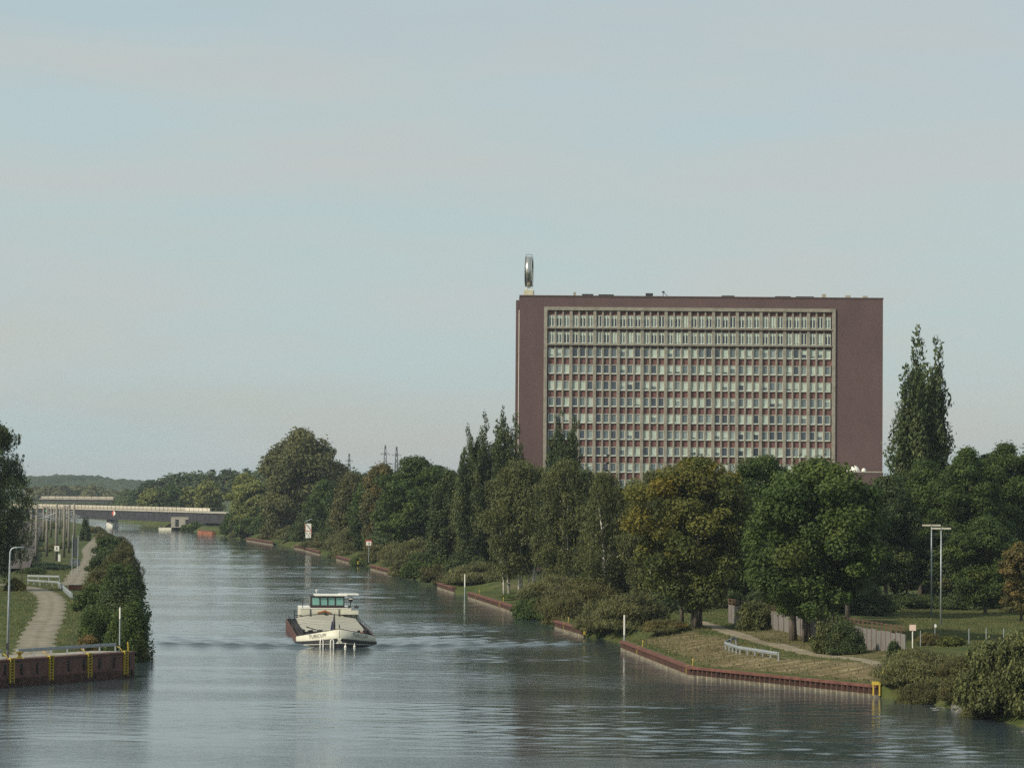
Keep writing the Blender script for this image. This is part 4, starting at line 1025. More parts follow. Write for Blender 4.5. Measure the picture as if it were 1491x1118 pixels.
# railway: ballast bed and rails
BALL = mat("track_ballast", (.075, .058, .052), .95, .3, .6)
def rail_line(dx, name, w, m_, zo):
    P_ = []
    for Y in np.linspace(560, 1250, 60):
        Xc = -92.5 - .147 * (Y - 560) + dx; zc = H(-92.5 - .147 * (Y - 560), Y)
        P_.append([(Xc - w / 2, Y, zc + zo - .12), (Xc - w / 2 + .02, Y, zc + zo), (Xc + w / 2 - .02, Y, zc + zo), (Xc + w / 2, Y, zc + zo - .12)])
    m = MB(); m.grid(P_); return m.build(name, m_)
tag(rail_line(0, "railway_bed", 11, BALL, .35), kind="structure")
m = MB()
for dx in (-4.2, 0.0, 4.2):
    for s_ in (-.72, .72):
        for Y0, Y1 in zip(np.linspace(560, 1250, 24)[:-1], np.linspace(560, 1250, 24)[1:]):
            xa, xb = -92.5 - .147 * (Y0 - 560) + dx + s_, -92.5 - .147 * (Y1 - 560) + dx + s_
            m.bar((xa, Y0, H(xa - dx, Y0) + .44), (xb, Y1, H(xb - dx, Y1) + .44), .08, .16)
tag(m.build("railway_track", mat("rail_steel", (.10, .07, .06), .5, .2, 1, metal=.4)), kind="structure")
for k_, dx in enumerate((-4.2, 0, 4.2)):
    m = MB(); pp = []
    for Y in np.linspace(600, 1250, 14): xx = -92.5 - .147 * (Y - 560) + dx; pp.append((xx, Y, H(xx, Y) + 6.2))
    m.tube(pp, .018, 4); pp2 = [(x, y, z + 1.5) for x, y, z in pp]; m.tube(pp2, .018, 4)
    tag(m.build("overhead_wire", DARK), ("thin overhead wire above the leftmost railway track", "thin overhead wire above the middle railway track", "thin overhead wire above the railway track nearest the canal")[k_], "overhead wire")

# ------------------------------------------------------------------ bridges
def bridge(name, a, b_, zdeck, gird, label, par_end, light=True):
    a, b_ = Vector((a[0], a[1], 0)), Vector((b_[0], b_[1], 0)); d = b_ - a; ln = d.length
    root = empty(name, (a.x, a.y, zdeck), math.atan2(d.y, d.x), label, "bridge")
    MB().box(0, ln, 0, .6, -gird - .5, -.5).build("girder", mat("dark_girder", (.030, .029, .036), .7, .3, .3), root)
    MB().box(0, ln, .8, 11, -1.6, -.5).build("underside", DARK, root)
    MB().box(-1, ln + 1, -.5, 12, -.498, 0).build("deck", CONC, root)
    MB().box(0, ln * par_end, -.35, -.1, .004, 1.35).build("parapet", mat("parapet_concrete", (.44, .40, .32), .85, .12, .2), root)
    MB().box(0, ln * par_end, 11.3, 11.6, .004, 1.35).build("parapet", CONC_L, root)
    m = MB(); n_ = int(ln / 5)
    for i in range(n_ + 1): x = i * ln / n_; m.bar((x, -.45, -.3), (x, -.45, 1.75), .10)
    m.bar((0, -.45, 1.72), (ln, -.45, 1.72), .12); m.bar((0, -.45, .35), (ln, -.45, .35), .08); m.build("railing", DARK, root)
    return root, ln
b1, bl1 = bridge("road_bridge", (XY(20, 1510), 1510), (XY(330, 1262), 1262), 8.0, 4.1, "long low road bridge with a dark steel girder and pale parapet, crossing the canal", .83)
for x_ in (.06, .12, .90):
    MB().box(bl1 * x_, bl1 * x_ + 2.2, 1.0, 10.5, -9.5, -1.6).build("pier", CONC_L if x_ < .5 else DARK, b1)
X = A(167, 746, 1384).x
d_ = empty("bridge_mark", (X, 1380.5, ZY(167, 751.5, 1384)), R(-40), "red and white diamond board on the bridge girder above the small boat", "sign")
MB().plate([(0, 0), (0, 2.7), (-1.35, 1.35)], -.05, .05).build("red_half", mat("red_board", (.45, .05, .04), .6, .1), d_); MB().plate([(.01, 0), (1.36, 1.35), (.01, 2.7)], -.05, .05).build("white_half", WHITE, d_)
bridge("far_bridge", (XY(60, 1920), 1920), (XY(187, 1900), 1900), 10.4, 1.6, "second bridge behind the first, its pale parapet just showing above it", .98)
X0, X1 = A(249, 757, 1300).x, A(283, 757, 1300).x
sh = empty("canal_shed", (X0, 1300, 1.2), 0, "cream shed with two dark openings under the right end of the bridge", "shed"); hs_ = ZY(265, 753, 1300) - 1.2
MB().box(0, X1 - X0, 0, 6, 0, hs_).build("wall", CONC, sh); MB().box(-.1, X1 - X0 + .1, -.1, 6.1, hs_, hs_ + .15).build("roof", CONC, sh)
for k_ in (.18, .62): MB().box((X1 - X0) * k_, (X1 - X0) * k_ + 1.5, -.05, -.003, .4, hs_ - .9).build("door", DARK, sh)
X0, X1 = A(233, 767, 1310).x, A(252, 767, 1310).x
pt = empty("work_pontoon", (X0, 1305, 0), R(-10), "pale flat pontoon moored at the right bank below the bridge", "pontoon")
MB().box(0, X1 - X0, 0, 3, -.4, 1.0).build("hull", CREAM, pt); MB().box(.1, X1 - X0 - .1, .1, 2.9, 1.0, 1.1).build("deck", CONC, pt); MB().box(.5, 1.2, .5, 1.4, 1.1, 1.9).build("winch_box", DARK, pt)
X0 = A(290, 773, 1215).x; X1 = A(311, 776, 1185).x
ow = empty("orange_quay_wall", (X0, 1215, 0), math.atan2(-30, X1 - X0), "short orange rusty quay wall at the right bank just before the bridge", "quay wall")
MB().box(0, math.hypot(X1 - X0, 30), -.6, .6, -.6, 1.3).build("wall_plate", mat("orange_rust", (.26, .095, .05), .8, .3, .5), ow); MB().box(0, math.hypot(X1 - X0, 30), -.7, .7, 1.3, 1.5).build("cap_beam", RUST, ow)
Y = onshore(392, 3.5); q = (XY(392, Y), Y); hut = empty("reed_shelter", (q[0], q[1], H(*q)), 0, "small shelter with an ochre roof between the bushes under the big round tree", "shelter")
zz = max(1.6, ZY(392, 770.5, Y) - H(*q))
m = MB(); m.add([(-2.2, -1.5, zz), (2.2, -1.5, zz), (2.2, 1.5, zz), (-2.2, 1.5, zz), (-1.2, 0, zz + .95), (1.4, 0, zz + .95)], [(0, 1, 5, 4), (1, 2, 5), (2, 3, 4, 5), (3, 0, 4), (3, 2, 1, 0)]); m.build("roof", mat("ochre_roof", (.42, .30, .14), .9, .25, 1), hut)
for sx_ in (-1.9, 1.9):
    for sy_ in (-1.2, 1.2): MB().box(sx_ - .1, sx_ + .1, sy_ - .1, sy_ + .1, -.2, zz).build("post", BARK, hut)

# ------------------------------------------------------------------ right bank furniture
def pole_r(px, Y, h, label, off=-.35, rad=.09):
    X = XY(px, Y); z = -1.0
    r_ = empty("marker_pole", (X, Y, z), 0, label, "pole", "white gauge poles on the banks")
    MB().tube([(0, 0, 0), (0, 0, h * .55)], rad, 8).build("pole", GALV, r_); MB().tube([(0, 0, h * .55), (0, 0, h)], rad * 1.12, 8).build("white_tip", WHITE, r_); return r_
pole_r(910.5, 356, ZY(911, 895, 356) + 1.0, "tall white gauge pole standing in the water by the near sheet pile wall")
pole_r(678, 530, ZY(678, 836, 530) + 1, "white gauge pole left of the white birch stems, before the willow", rad=.1)
X = XY(734, 505); r_ = empty("marker_pole", (X, 505, H(X, 505)), 0, "grey pole close beside the white birch stems", "pole", "white gauge poles on the banks")
MB().tube([(0, 0, -.2), (0, 0, 2.7)], .1, 8).build("pole", GALV, r_); MB().tube([(0, 0, 2.7), (0, 0, 3.2)], .11, 8).build("white_tip", WHITE, r_)
pole_r(487, 838, ZY(487, 790, 838) + 1, "small white gauge pole far along the right bank", rad=.12)
# yellow posts and boxes on the sheet pile caps
yl = [(935, "yellow step iron on the near pile wall, first past the tall white pole"), (1007, "yellow step iron at the bend of the near pile wall"), (827, "yellow step iron at the left end of the short pile wall"),
      (856, "yellow step iron at the right end of the short pile wall"), (698, "yellow step iron on the pile wall left of the white birch stems"), (733, "yellow step iron on the pile wall below the white birch stems"),
      (552, "yellow step iron far off, left of the low green gap"), (571, "yellow step iron far off, at the low green gap"), (524, "yellow step iron farthest off, by the first dark willow")]
y0 = None
for px, lab in yl:
    Y = onshore(px, 0); pos = (float(xr(Y)) - .35, Y, 0)
    if y0 is None:
        y0 = empty("step_iron", pos, 0, lab, "ladder", "yellow step irons on the pile walls")
        m = MB(); m.box(-.14, .14, -.12, .1, .35, 1.16); m.build("step_plate", YEL, y0); m = MB(); m.tube([(.5, 0, 1.05), (.58, 0, 1.65), (.54, .1, 1.8)], .06, 6); m.build("grab_handle", YEL, y0)
    else: copy_thing(y0, pos, 0, lab)
Y = onshore(1280, 0); lk = empty("mooring_ladder", (float(xr(Y)) - .3, Y, 0), R(-25), "bright yellow steel ladder head at the near end of the right pile wall", "ladder")
m = MB(); m.box(-.36, -.22, -.1, .1, .2, 1.15); m.box(.22, .36, -.1, .1, .2, 1.15); m.build("side_rails", YEL, lk); MB().box(-.42, .42, -.14, .14, 1.15, 1.45).build("head_plate", YEL, lk)
m = MB(); m.tube([(.3, .1, 1.5), (.45, .5, 2.4), (.75, .7, 1.9), (.85, .7, 1.5)], .06, 6); m.build("grab_handle", YEL, lk)
# concrete panel fence behind the trees
fp = [gpt(1318, 956), gpt(1255, 944), gpt(1190, 930), gpt(1125, 917), gpt(1060, 906)]
f0 = Vector(fp[0]); fn = empty("panel_fence", f0, 0, "weathered grey panel fence with thin posts above it, behind the tree trunks", "fence")
PANEL = mat("grey_fence_panel", (.19, .182, .17), .9, .22, 1.1, col2=(.14, .13, .12), stretch=(3, 3, .5))
m = MB(); mp_ = MB(); mw = MB()
for a, b_ in zip(fp[:-1], fp[1:]):
    a, b_ = Vector(a) - f0, Vector(b_) - f0; n_ = max(2, round((b_ - a).length / 1.9))
    for i in range(n_):
        p_, q_ = a.lerp(b_, i / n_), a.lerp(b_, (i + .93) / n_)
        hz = 2.15 + .06 * math.sin(i * 2.3)
        m.add([(p_.x, p_.y, p_.z - .4), (q_.x, q_.y, q_.z - .4), (q_.x, q_.y, q_.z + hz), (p_.x, p_.y, p_.z + hz), (p_.x + .08, p_.y + .1, p_.z - .4), (q_.x + .08, q_.y + .1, q_.z - .4), (q_.x + .08, q_.y + .1, q_.z + hz), (p_.x + .08, p_.y + .1, p_.z + hz)],
              [(0, 1, 2, 3), (7, 6, 5, 4), (3, 2, 6, 7), (0, 3, 7, 4), (1, 5, 6, 2)])
        mp_.box(q_.x - .02, q_.x + .12, q_.y - .1, q_.y + .06, q_.z - .4, q_.z + 2.95)
    for hz in (2.5, 2.85): mw.bar(a + Vector((.05, 0, hz)), b_ + Vector((.05, 0, hz)), .05)
m.build("panels", PANEL, fn); mp_.build("posts", mat("brown_post", (.13, .075, .055), .9, .3, 2), fn); mw.build("top_wire", mat("rusty_wire", (.14, .07, .05), .9, .2), fn)
# lamp posts over the lawn
for px, top, Y, lab in ((1356.5, 764, 390, "double headed lamp post on the lawn, the taller left one of the two"), (1370.5, 768.5, 372, "double headed lamp post on the lawn, the nearer right one of the two")):
    X = XY(px, Y); z = H(X, Y); h_ = ZY(px, top, Y) - z
    r_ = empty("lamp_post", (X, Y, z), 0, lab, "lamp post", "double headed lamp posts on the lawn")
    MB().tube([(0, 0, -.2), (0, 0, h_ - .15)], [.11, .07], 10).build("pole", GALV, r_, True)
    for s_ in (-1, 1):
        o_ = MB().box(min(.08 * s_, 1.15 * s_), max(.08 * s_, 1.15 * s_), -.15, .15, h_ - .14, h_ + .04).build("lamp_head", CONC_L, r_)
        MB().box(min(.2 * s_, 1.05 * s_), max(.2 * s_, 1.05 * s_), -.11, .11, h_ - .18, h_ - .142).build("lamp_glass", WHITE, o_)
    MB().box(-.1, .1, -.12, .12, h_ - .16, h_ + .05).build("lamp_bracket", GALV, r_)
X, Y = XY(1329.5, 298), 298.0; z = H(X, Y)
r_ = empty("notice_board", (X, Y, z), 0, "pale pink square board on a white post above the near right bushes", "sign"); zt2 = ZY(1329, 917, Y) - z
MB().tube([(0, 0, -.3), (0, 0, zt2 - .02)], .055, 8).build("post", WHITE, r_); MB().box(-.31, .31, -.09, -.05, zt2 - .05, zt2 + .52).build("board", mat("pale_pink_board", (.72, .55, .47), .6, .05), r_)
MB().box(-.08, .08, -.05, .05, zt2 - .1, zt2 + .3).build("bracket", GALV, r_)
fx = [(1440 - 27 * k_, 0) for k_ in range(0)]
mf = None
for px, lab in ((1411.5, "thin grey mesh fence post at the lawn edge, left of three"), (1436.5, "thin grey mesh fence post at the lawn edge, middle of three"), (1462, "thin grey mesh fence post at the lawn edge, right of three"), (1341, "thin grey fence post beside the pale pink board")):
    Y = 318.0; X = XY(px, Y); z = H(X, Y)
    if mf is None:
        mf = empty("fence_post", (X, Y, z), 0, lab, "fence post", "mesh fence posts along the lawn"); MB().tube([(0, 0, -.2), (0, 0, 1.75)], .045, 6).build("post", GALV, mf); MB().lathe([(.06, 1.75), (.06, 1.8), (.01, 1.83)], n=6).build("post_cap", DARK, mf)
    else: copy_thing(mf, (X, Y, z), 0, lab)
X, Y = XY(1362, 322), 322.0; z = H(X, Y)
r_ = empty("round_reflector", (X, Y, z), 0, "small round white and black disc on a short post in the shrubs by the lawn", "sign"); MB().tube([(0, 0, 0), (0, 0, 1.9)], .04, 6).build("post", GALV, r_)
MB().plate([(.24 * math.cos(a_), 1.95 + .24 * math.sin(a_)) for a_ in np.linspace(0, 6.28, 17)[:-1]], -.03, .03).build("disc", DARK, r_); MB().plate([(.04 + .13 * math.cos(a_), 1.95 + .2 * math.sin(a_)) for a_ in np.linspace(0, 6.28, 13)[:-1]], -.045, -.031).build("white_face", WHITE, r_)
# boards for the shipping
Y = onshore(449.5, 1.2); X = XY(449.5, Y); zb_ = ZY(449, 783, Y)
r_ = empty("shipping_sign", (X, Y, 1.5), 0, "tall stack of red edged white boards with black bars", "sign"); z0 = zb_ - 1.5
RED = mat("red_border", (.42, .04, .035), .6, .1)
MB().bar((0, .2, -.5), (0, .2, z0 + 5.4), .2).build("post", DARK, r_)
MB().box(-.85, .85, -.02, .06, z0 + 2.15, z0 + 4.2).build("upper_board", WHITE, r_); m = MB(); m.box(-.95, -.82, -.05, .05, z0 + 2.0, z0 + 4.25); m.box(.82, .95, -.05, .05, z0 + 1.0, z0 + 3.3); m.box(-.82, .82, -.05, .05, z0 + 2.0, z0 + 2.16); m.build("red_frame", RED, r_)
m = MB(); m.bar((-.6, -.05, z0 + 4.0), (.75, -.05, z0 + 2.4), .05, .2); m.build("diagonal_bar", DARK, r_)
MB().box(-.8, .8, -.02, .06, z0, z0 + 1.98).build("lower_board", WHITE, r_)
m = MB(); m.box(-.55, -.35, -.05, -.022, z0 + 1.1, z0 + 1.6); m.box(.35, .55, -.05, -.022, z0 + 1.1, z0 + 1.6); m.plate([(-.2, .65 + z0), (.2, .65 + z0), (0, 1.0 + z0)], -.05, -.022); m.box(.15, .32, -.05, -.022, z0, z0 + .5); m.build("black_marks", DARK, r_)
m = MB(); m.bar((-1.0, 0, z0 + 4.75), (.95, 0, z0 + 5.6), .2); m.build("lamp_arm", GALV, r_)
Y = onshore(537.5, 1.2); X = XY(537.5, Y); zb_ = ZY(537, 794, Y)
r_ = empty("shipping_board", (X, Y, 1.5), 0, "small white board with a red frame, at the edge of the far bushes", "sign"); z0 = zb_ - 1.5
MB().bar((0, .15, -.5), (0, .15, z0 + 1.2), .12).build("post", GALV, r_); MB().box(-.6, .6, 0, .06, z0, z0 + 1.2).build("board", WHITE, r_)
m = MB(); m.box(-.72, -.6, -.02, .06, z0 - .1, z0 + 1.3); m.box(.6, .72, -.02, .06, z0 + .2, z0 + 1.3); m.box(-.6, .6, -.02, .06, z0 + 1.02, z0 + 1.3); m.build("red_frame", RED, r_); MB().box(0, .2, -.03, -.003, z0 + .15, z0 + .75).build("black_bar", DARK, r_)
# power pylons far away
py0 = None
for px, top, Y, lab in ((560.5, 648, 2450, "lattice power pylon on the skyline, the left and taller one"), (577, 650, 2520, "lattice power pylon on the skyline, the right one of the pair"), (508, 660, 2900, "faint far pylon beside the big round tree")):
    X = XY(px, Y); h_ = ZY(px, top, Y)
    if py0 is None:
        hp = h_; py0 = empty("power_pylon", (X, Y, 0), 0, lab, "pylon", "power pylons on the skyline"); m = MB()
        wz = lambda z: 2.6 * (1 - z / hp) + .35
        for sx_ in (-1, 1):
            for sy_ in (-1, 1): m.bar((sx_ * wz(0), sy_ * wz(0), 0), (sx_ * wz(hp), sy_ * wz(hp), hp), .32)
        zs = np.linspace(0, hp, 12)
        for i in range(11):
            a_, b_ = wz(zs[i]), wz(zs[i + 1])
            for sy_ in (-1, 1): m.bar((-a_, sy_ * a_, zs[i]), (b_, sy_ * b_, zs[i + 1]), .18); m.bar((a_, sy_ * a_, zs[i]), (-b_, sy_ * b_, zs[i + 1]), .18)
        m.build("lattice_mast", DARK, py0)
        for q_, wd in ((.72, 5.5), (.86, 4.0)):
            m = MB(); m.bar((-wd, 0, hp * q_), (wd, 0, hp * q_), .3); m.bar((-wd, 0, hp * q_), (0, 0, hp * q_ + 1.8), .2); m.bar((wd, 0, hp * q_), (0, 0, hp * q_ + 1.8), .2); m.build("cross_arm", DARK, py0)
    else: copy_thing(py0, (X, Y, 0), R(12), lab, (1, 1, h_ / hp))
# riprap
STONE_R = mat("riprap_stone", (.15, .145, .13), .9, .3, 1.2); m = MB(); rq = random.Random(8)
for i in range(110):
    Y = rq.choice((rq.uniform(258, 266), rq.uniform(236, 242))); o_ = rq.uniform(-.4, 2.2); x, y = float(xr(Y)) + o_, Y; z = max(-.25, H(x, y)) ; s_ = rq.uniform(.14, .36)
    vs = []
    for k_ in range(6):
        a_ = k_ * 1.047 + rq.uniform(-.2, .2); r_ = s_ * rq.uniform(.7, 1.15); vs.append((x + r_ * math.cos(a_), y + r_ * math.sin(a_), z - .05))
    for k_ in range(6): vs.append((x + (vs[k_][0] - x) * .6, y + (vs[k_][1] - y) * .6, z + s_ * rq.uniform(.6, 1.0)))
    m.add(vs, [(6, 7, 8, 9, 10, 11)] + [(k_, (k_ + 1) % 6, 6 + (k_ + 1) % 6, 6 + k_) for k_ in range(6)])
tag(m.build("riprap_stones", STONE_R), kind="stuff")
# tufts of grass
def tufts(name, spec, n, fx_, seed, sz):
    rg = np.random.default_rng(seed); X, Y = fx_(rg, n); Z = height(X, Y); ok = Z > .15
    for tp, tw_ in TRK: ok &= np.min((X[:, None] - tp[None, :, 0]) ** 2 + (Y[:, None] - tp[None, :, 1]) ** 2, 1) > (tw_ * .5) ** 2
    X, Y, Z = X[ok], Y[ok], Z[ok]; n = len(X)
    C = np.stack([X, Y, Z + sz * .3], 1); az_ = rg.uniform(0, 6.28, n); nr = np.stack([np.cos(az_), np.sin(az_), np.full(n, .25)], 1); nr /= np.linalg.norm(nr, axis=1, keepdims=True)
    ti = np.clip(rg.normal(.5, .2, n), 0, 1); V = leaves(rg, C, nr, sz, .3, ti, 0, quad=False, dirv=np.array([0, 0, 1.]) + rg.normal(0, .35, (n, 3)))
    return tag(fast_mesh(name, V, 3, LM[spec], {"tint": ti, "autumn": np.where(rg.random(n) < .07, .45, 0)}), kind="stuff")
tufts("bank_grass", 'olive', 9000, lambda g, n: ((lambda Y: (xr(Y) + .4 + 22 * g.random(n) ** 1.3, Y))(g.uniform(255, 420, n))), 71, .30)
tufts("verge_grass", 'olive', 13000, lambda g, n: ((lambda Y: (xl(Y) - 1.5 - 26 * g.random(n) ** 1.1, Y))(g.uniform(306, 640, n))), 72, .32)
tufts("lawn_grass", 'olive', 16000, lambda g, n: ((lambda Y: (XY(1400, 330) * Y / 330 + g.uniform(-8, 10, n), Y))(g.uniform(315, 420, n))), 73, .22)
# ------------------------------------------------------------------ trees
T = tree
# right bank, front
T("maple_tree", 1010, 660, 178, 331, 'round', 'yellow', "maple turning yellow on its top left, several stems, above the crash barrier", base=.13, autumn=(-.5, -.2, .75, .80, -.16), stems=4, rad=.30, spread=1.6)
T("maple_tree", 1194, 668, 205, 327, 'round', 'green', "large dark green maple before the panel fence, with the thickest straight trunk", base=.16, rad=.42)
T("maple_tree", 1156, 705, 150, 338, 'round', 'green', "green maple with a stout leaning trunk, left one of the three by the fence", base=.17, rad=.40)
T("maple_tree", 1178, 735, 120, 332, 'round', 'green', "smaller forked maple between the two larger maples by the fence", base=.15, stems=2, rad=.26, spread=1.0)
T("maple_tree", 1110, 664, 150, 392, 'round', 'green', "dark maple rising behind the yellowing one, top just under the tower windows", base=.2)
T("maple_tree", 1235, 705, 120, 385, 'round', 'dark', "dark tree behind the large maple, below the annexe domes", base=.2)
T("birch_tree", 950, 688, 95, 420, 'oval', 'birch', "slender dark birch squeezed against the yellowing maple", base=.08, birch=True, weep=True, rad=.14)
T("birch_tree", 884, 690, 112, 425, 'oval', 'birch', "birch with a long white trunk showing halfway up its crown, above the rounded willow", base=.12, birch=True, weep=True, rad=.33, dens=.6, lean=-.04)
T("birch_tree", 822, 672, 100, 476, 'oval', 'birch', "birch in the middle of the group, slim white stems at its foot", base=.15, birch=True, weep=True, stems=5, rad=.19, spread=2.0)
T("birch_tree", 757, 674, 118, 500, 'oval', 'birch', "broad pale birch with a cluster of white stems at its foot", base=.16, birch=True, weep=True, stems=11, rad=.21, spread=3.4, dens=.85)
T("broadleaf_tree", 852, 690, 90, 520, 'oval', 'dark', "dark tree filling the gap behind the birches", base=.15)
T("broadleaf_tree", 790, 690, 90, 560, 'oval', 'dark', "dark tree behind the pale broad birch", base=.12)
T("broadleaf_tree", 695, 672, 76, 548, 'oval', 'yellow', "dense tree with yellow tips left of the pale birch", base=.08, autumn=(-.2, -.2, .6, .6, -.25))
T("broadleaf_tree", 655, 688, 72, 600, 'oval', 'dark', "dark upright tree left of the yellow tipped one", base=.08)
T("broadleaf_tree", 604, 666, 112, 650, 'round', 'green', "dark green tree with an uneven flat top in the middle of the far bank", base=.1, cap=40000)
T("broadleaf_tree", 556, 678, 66, 700, 'oval', 'brown', "brownish yellow tree left of the flat topped dark tree", base=.1, autumn=(-.2, -.2, .5, .6, -.1))
T("broadleaf_tree", 512, 692, 70, 770, 'oval', 'brown', "brown tinged birch like tree left of the brownish yellow one", base=.12)
T("broadleaf_tree", 473, 705, 62, 850, 'oval', 'green', "green tree rising behind the red and white board stack", base=.08)
T("plane_tree", 437, 627, 132, 905, 'round', 'olive', "very large round crowned tree, tallest on the far bank and left of the pylons", base=.06, cap=46000)
T("broadleaf_tree", 405, 718, 60, 940, 'round', 'green', "dark green tree at the left foot of the very large round one", base=.08)
T("broadleaf_tree", 372, 700, 66, 1030, 'round', 'light', "pale green tree left of the very large round one", base=.06, cap=20000)
T("broadleaf_tree", 358, 688, 60, 1140, 'round', 'light', "pale green tree at the right end of the bridge", base=.06, cap=20000)
T("broadleaf_tree", 303, 699, 48, 1330, 'round', 'light', "light tree just behind the right end of the bridge railing", base=.06, cap=12000)
T("broadleaf_tree", 364, 738, 54, 1080, 'round', 'green', "low green tree in front of the pale tree at the bridge end", base=.06, cap=16000)
for px, top, w, lab in ((276, 708, 40, "bright yellowish tree behind the bridge parapet, right one of three"), (248, 707, 52, "green tree behind the bridge parapet, middle one of three"), (222, 711, 40, "olive tree behind the bridge parapet, left one of three")):
    T("broadleaf_tree", px, top, w, 1500, 'round', 'light' if px != 248 else 'green', lab, base=.05, cap=9000)
T("broadleaf_tree", 545, 690, 60, 900, 'round', 'light', "pale treetop showing between the round giant and the brownish tree", base=.1, cap=9000)
T("broadleaf_tree", 640, 676, 60, 820, 'round', 'dark', "dark distant treetop left of the poplars", base=.1, cap=9000)
T("broadleaf_tree", 1374, 672, 100, 462, 'round', 'green', "green tree between the lone poplar and the ragged topped tall tree", base=.1)
T("broadleaf_tree", 1437, 654, 100, 460, 'round', 'dark', "dark green tree between the ragged topped tree and the tallest right one", base=.1)
# in front of the tower
PG = "poplars around the office tower"
T("poplar_tree", 688, 618, 58, 585, 'poplar', 'poplar', "shortest and leftmost poplar of the group left of the tower", base=.1, group=PG)
T("poplar_tree", 711, 602, 64, 590, 'poplar', 'poplar', "middle poplar of the group left of the tower", base=.1, group=PG)
T("poplar_tree", 738, 591, 62, 584, 'poplar', 'poplar', "tallest poplar of the group, touching the left edge of the tower", base=.1, group=PG)
T("poplar_tree", 822, 600, 68, 580, 'poplar', 'dark', "dark poplar standing against the left windows of the tower", base=.1, group=PG)
T("spruce_tree", 885, 654, 34, 570, 'spruce', 'spruce', "small pointed dark spruce against the lower windows of the tower", base=.05)
T("poplar_tree", 1345, 476, 98, 452, 'poplar', 'poplar', "very tall lone poplar standing right of the office tower", base=.12, group=PG, cap=50000)
# behind the lawn
T("broadleaf_tree", 1291, 690, 110, 425, 'round', 'dark', "dark leafy tree just left of the lamp posts", base=.15)
T("broadleaf_tree", 1345, 668, 125, 440, 'round', 'green', "tall broad tree below the lone poplar, behind the lamp posts", base=.14)
T("broadleaf_tree", 1408, 650, 120, 432, 'round', 'green', "tall tree right of the lone poplar with a ragged top", base=.14)
T("broadleaf_tree", 1466, 640, 120, 445, 'round', 'green', "tallest green tree near the right edge of the photo", base=.14)
T("broadleaf_tree", 1512, 636, 110, 455, 'round', 'dark', "dark green tree cut by the right edge of the photo", base=.14)
T("broadleaf_tree", 1435, 752, 112, 402, 'round', 'green', "low spreading brighter green tree at the back of the lawn", base=.08)
T("broadleaf_tree", 1487, 785, 66, 382, 'round', 'brown', "small tree turning orange at the right back of the lawn", base=.06, autumn=(-.7, -.1, .1, .8, .1))
T("broadleaf_tree", 1375, 765, 80, 425, 'round', 'dark', "shaded small tree behind the lamp post poles", base=.1)
# left bank
T("birch_tree", -10, 618, 112, 468, 'oval', 'dark', "dark drooping birch at the left edge of the photo, thin twigs hanging out", base=.08, weep=True, rad=.3, dens=.85)
T("birch_tree", 34, 690, 40, 492, 'oval', 'dark', "thin sparse birch beside the dark drooping one at the left edge", base=.2, weep=True, rad=.1, dens=.3)
# shrubs: right bank
def SR(px, top, w, off, sp, lab, autumn=None, h=None, dens=1.0):
    Y = onshore(px, off); return T("willow_shrub" if sp in ('olive', 'birch') else "leafy_shrub", px, top - 4, w * 1.15, Y, 'bush', sp, lab, cat="shrub", X=float(xr(Y)) + off, autumn=autumn, dens=dens)
SR(1480, 916, 140, 3.0, 'birch', "big dark green shrub in the lower right corner, overhanging the stones")
SR(1352, 944, 128, 4.0, 'olive', "wide grey green willow shrub at the near end of the pile wall")
SR(1408, 958, 70, 5.5, 'brown', "low brownish scrub between the two big corner shrubs", (0, 0, -.5, .5, .05))
SR(1318, 962, 55, 5.0, 'olive', "small pale shrub beside the yellow ladder head")
SR(921, 868, 104, 4.2, 'olive', "big rounded willow shrub behind the tall white gauge pole")
SR(968, 905, 64, 5.0, 'brown', "low yellowish shrub right of the rounded willow", (.3, 0, .3, .5, 0))
SR(846, 846, 108, 4.5, 'brown', "wide brown green shrub below the birch group")
SR(808, 842, 84, 5.0, 'olive', "rounded willow shrub right of the white birch stems")
SR(787, 872, 62, 1.2, 'green', "fresh green low shrub hanging over the water")
SR(703, 822, 88, 5.5, 'olive', "olive willow shrub left of the white birch stems")
SR(655, 815, 60, 5.0, 'green', "green shrub left of the olive willow")
SR(622, 786, 84, 7.0, 'olive', "tall willow shrub in the middle of the far right bank")
SR(585, 792, 62, 5.0, 'olive', "willow shrub left of the tall middle one")
SR(607, 820, 40, 2.0, 'green', "small bright green shrub at the water below the tall willow")
SR(551, 796, 44, 4.0, 'brown', "low brownish shrub in front of the small red framed board")
SR(513, 773, 62, 5.0, 'olive', "dark willow shrub left of the small red framed board", )
SR(482, 775, 52, 4.5, 'brown', "brownish shrub right of the tall board stack")
SR(424, 768, 40, 5.0, 'olive', "willow shrub below the very large round tree, left of the board stack")
SR(398, 768, 40, 4.0, 'brown', "low brown shrub in front of the ochre roofed shelter")
SR(370, 757, 50, 5.0, 'green', "green shrub at the water left of the ochre roofed shelter")
SR(350, 746, 44, 5.0, 'green', "tall green shrub right of the bridge end")
SR(355, 768, 40, 2.5, 'olive', "low olive shrub at the waterline past the bridge end")
SR(878, 880, 70, 2.0, 'olive', "grey green shrub between the short pile wall and the rounded willow")
SR(830, 868, 60, 2.2, 'brown', "brownish shrub at the left end of the short pile wall, hanging low")
SR(765, 868, 56, 4.0, 'green', "green shrub at the right end of the wall below the birch stems")
SR(668, 838, 44, 2.0, 'olive', "low olive shrub at the water, left of the second white pole")
SR(640, 822, 48, 2.2, 'brown', "low brown green shrub at the water under the tall middle willow")
SR(590, 815, 40, 1.8, 'olive', "low olive shrub at the water, left of the bright green one")
SR(532, 805, 36, 1.6, 'green', "low green shrub at the water below the small red framed board")
SR(500, 795, 36, 1.8, 'olive', "low olive shrub at the water, right of the tall board stack")
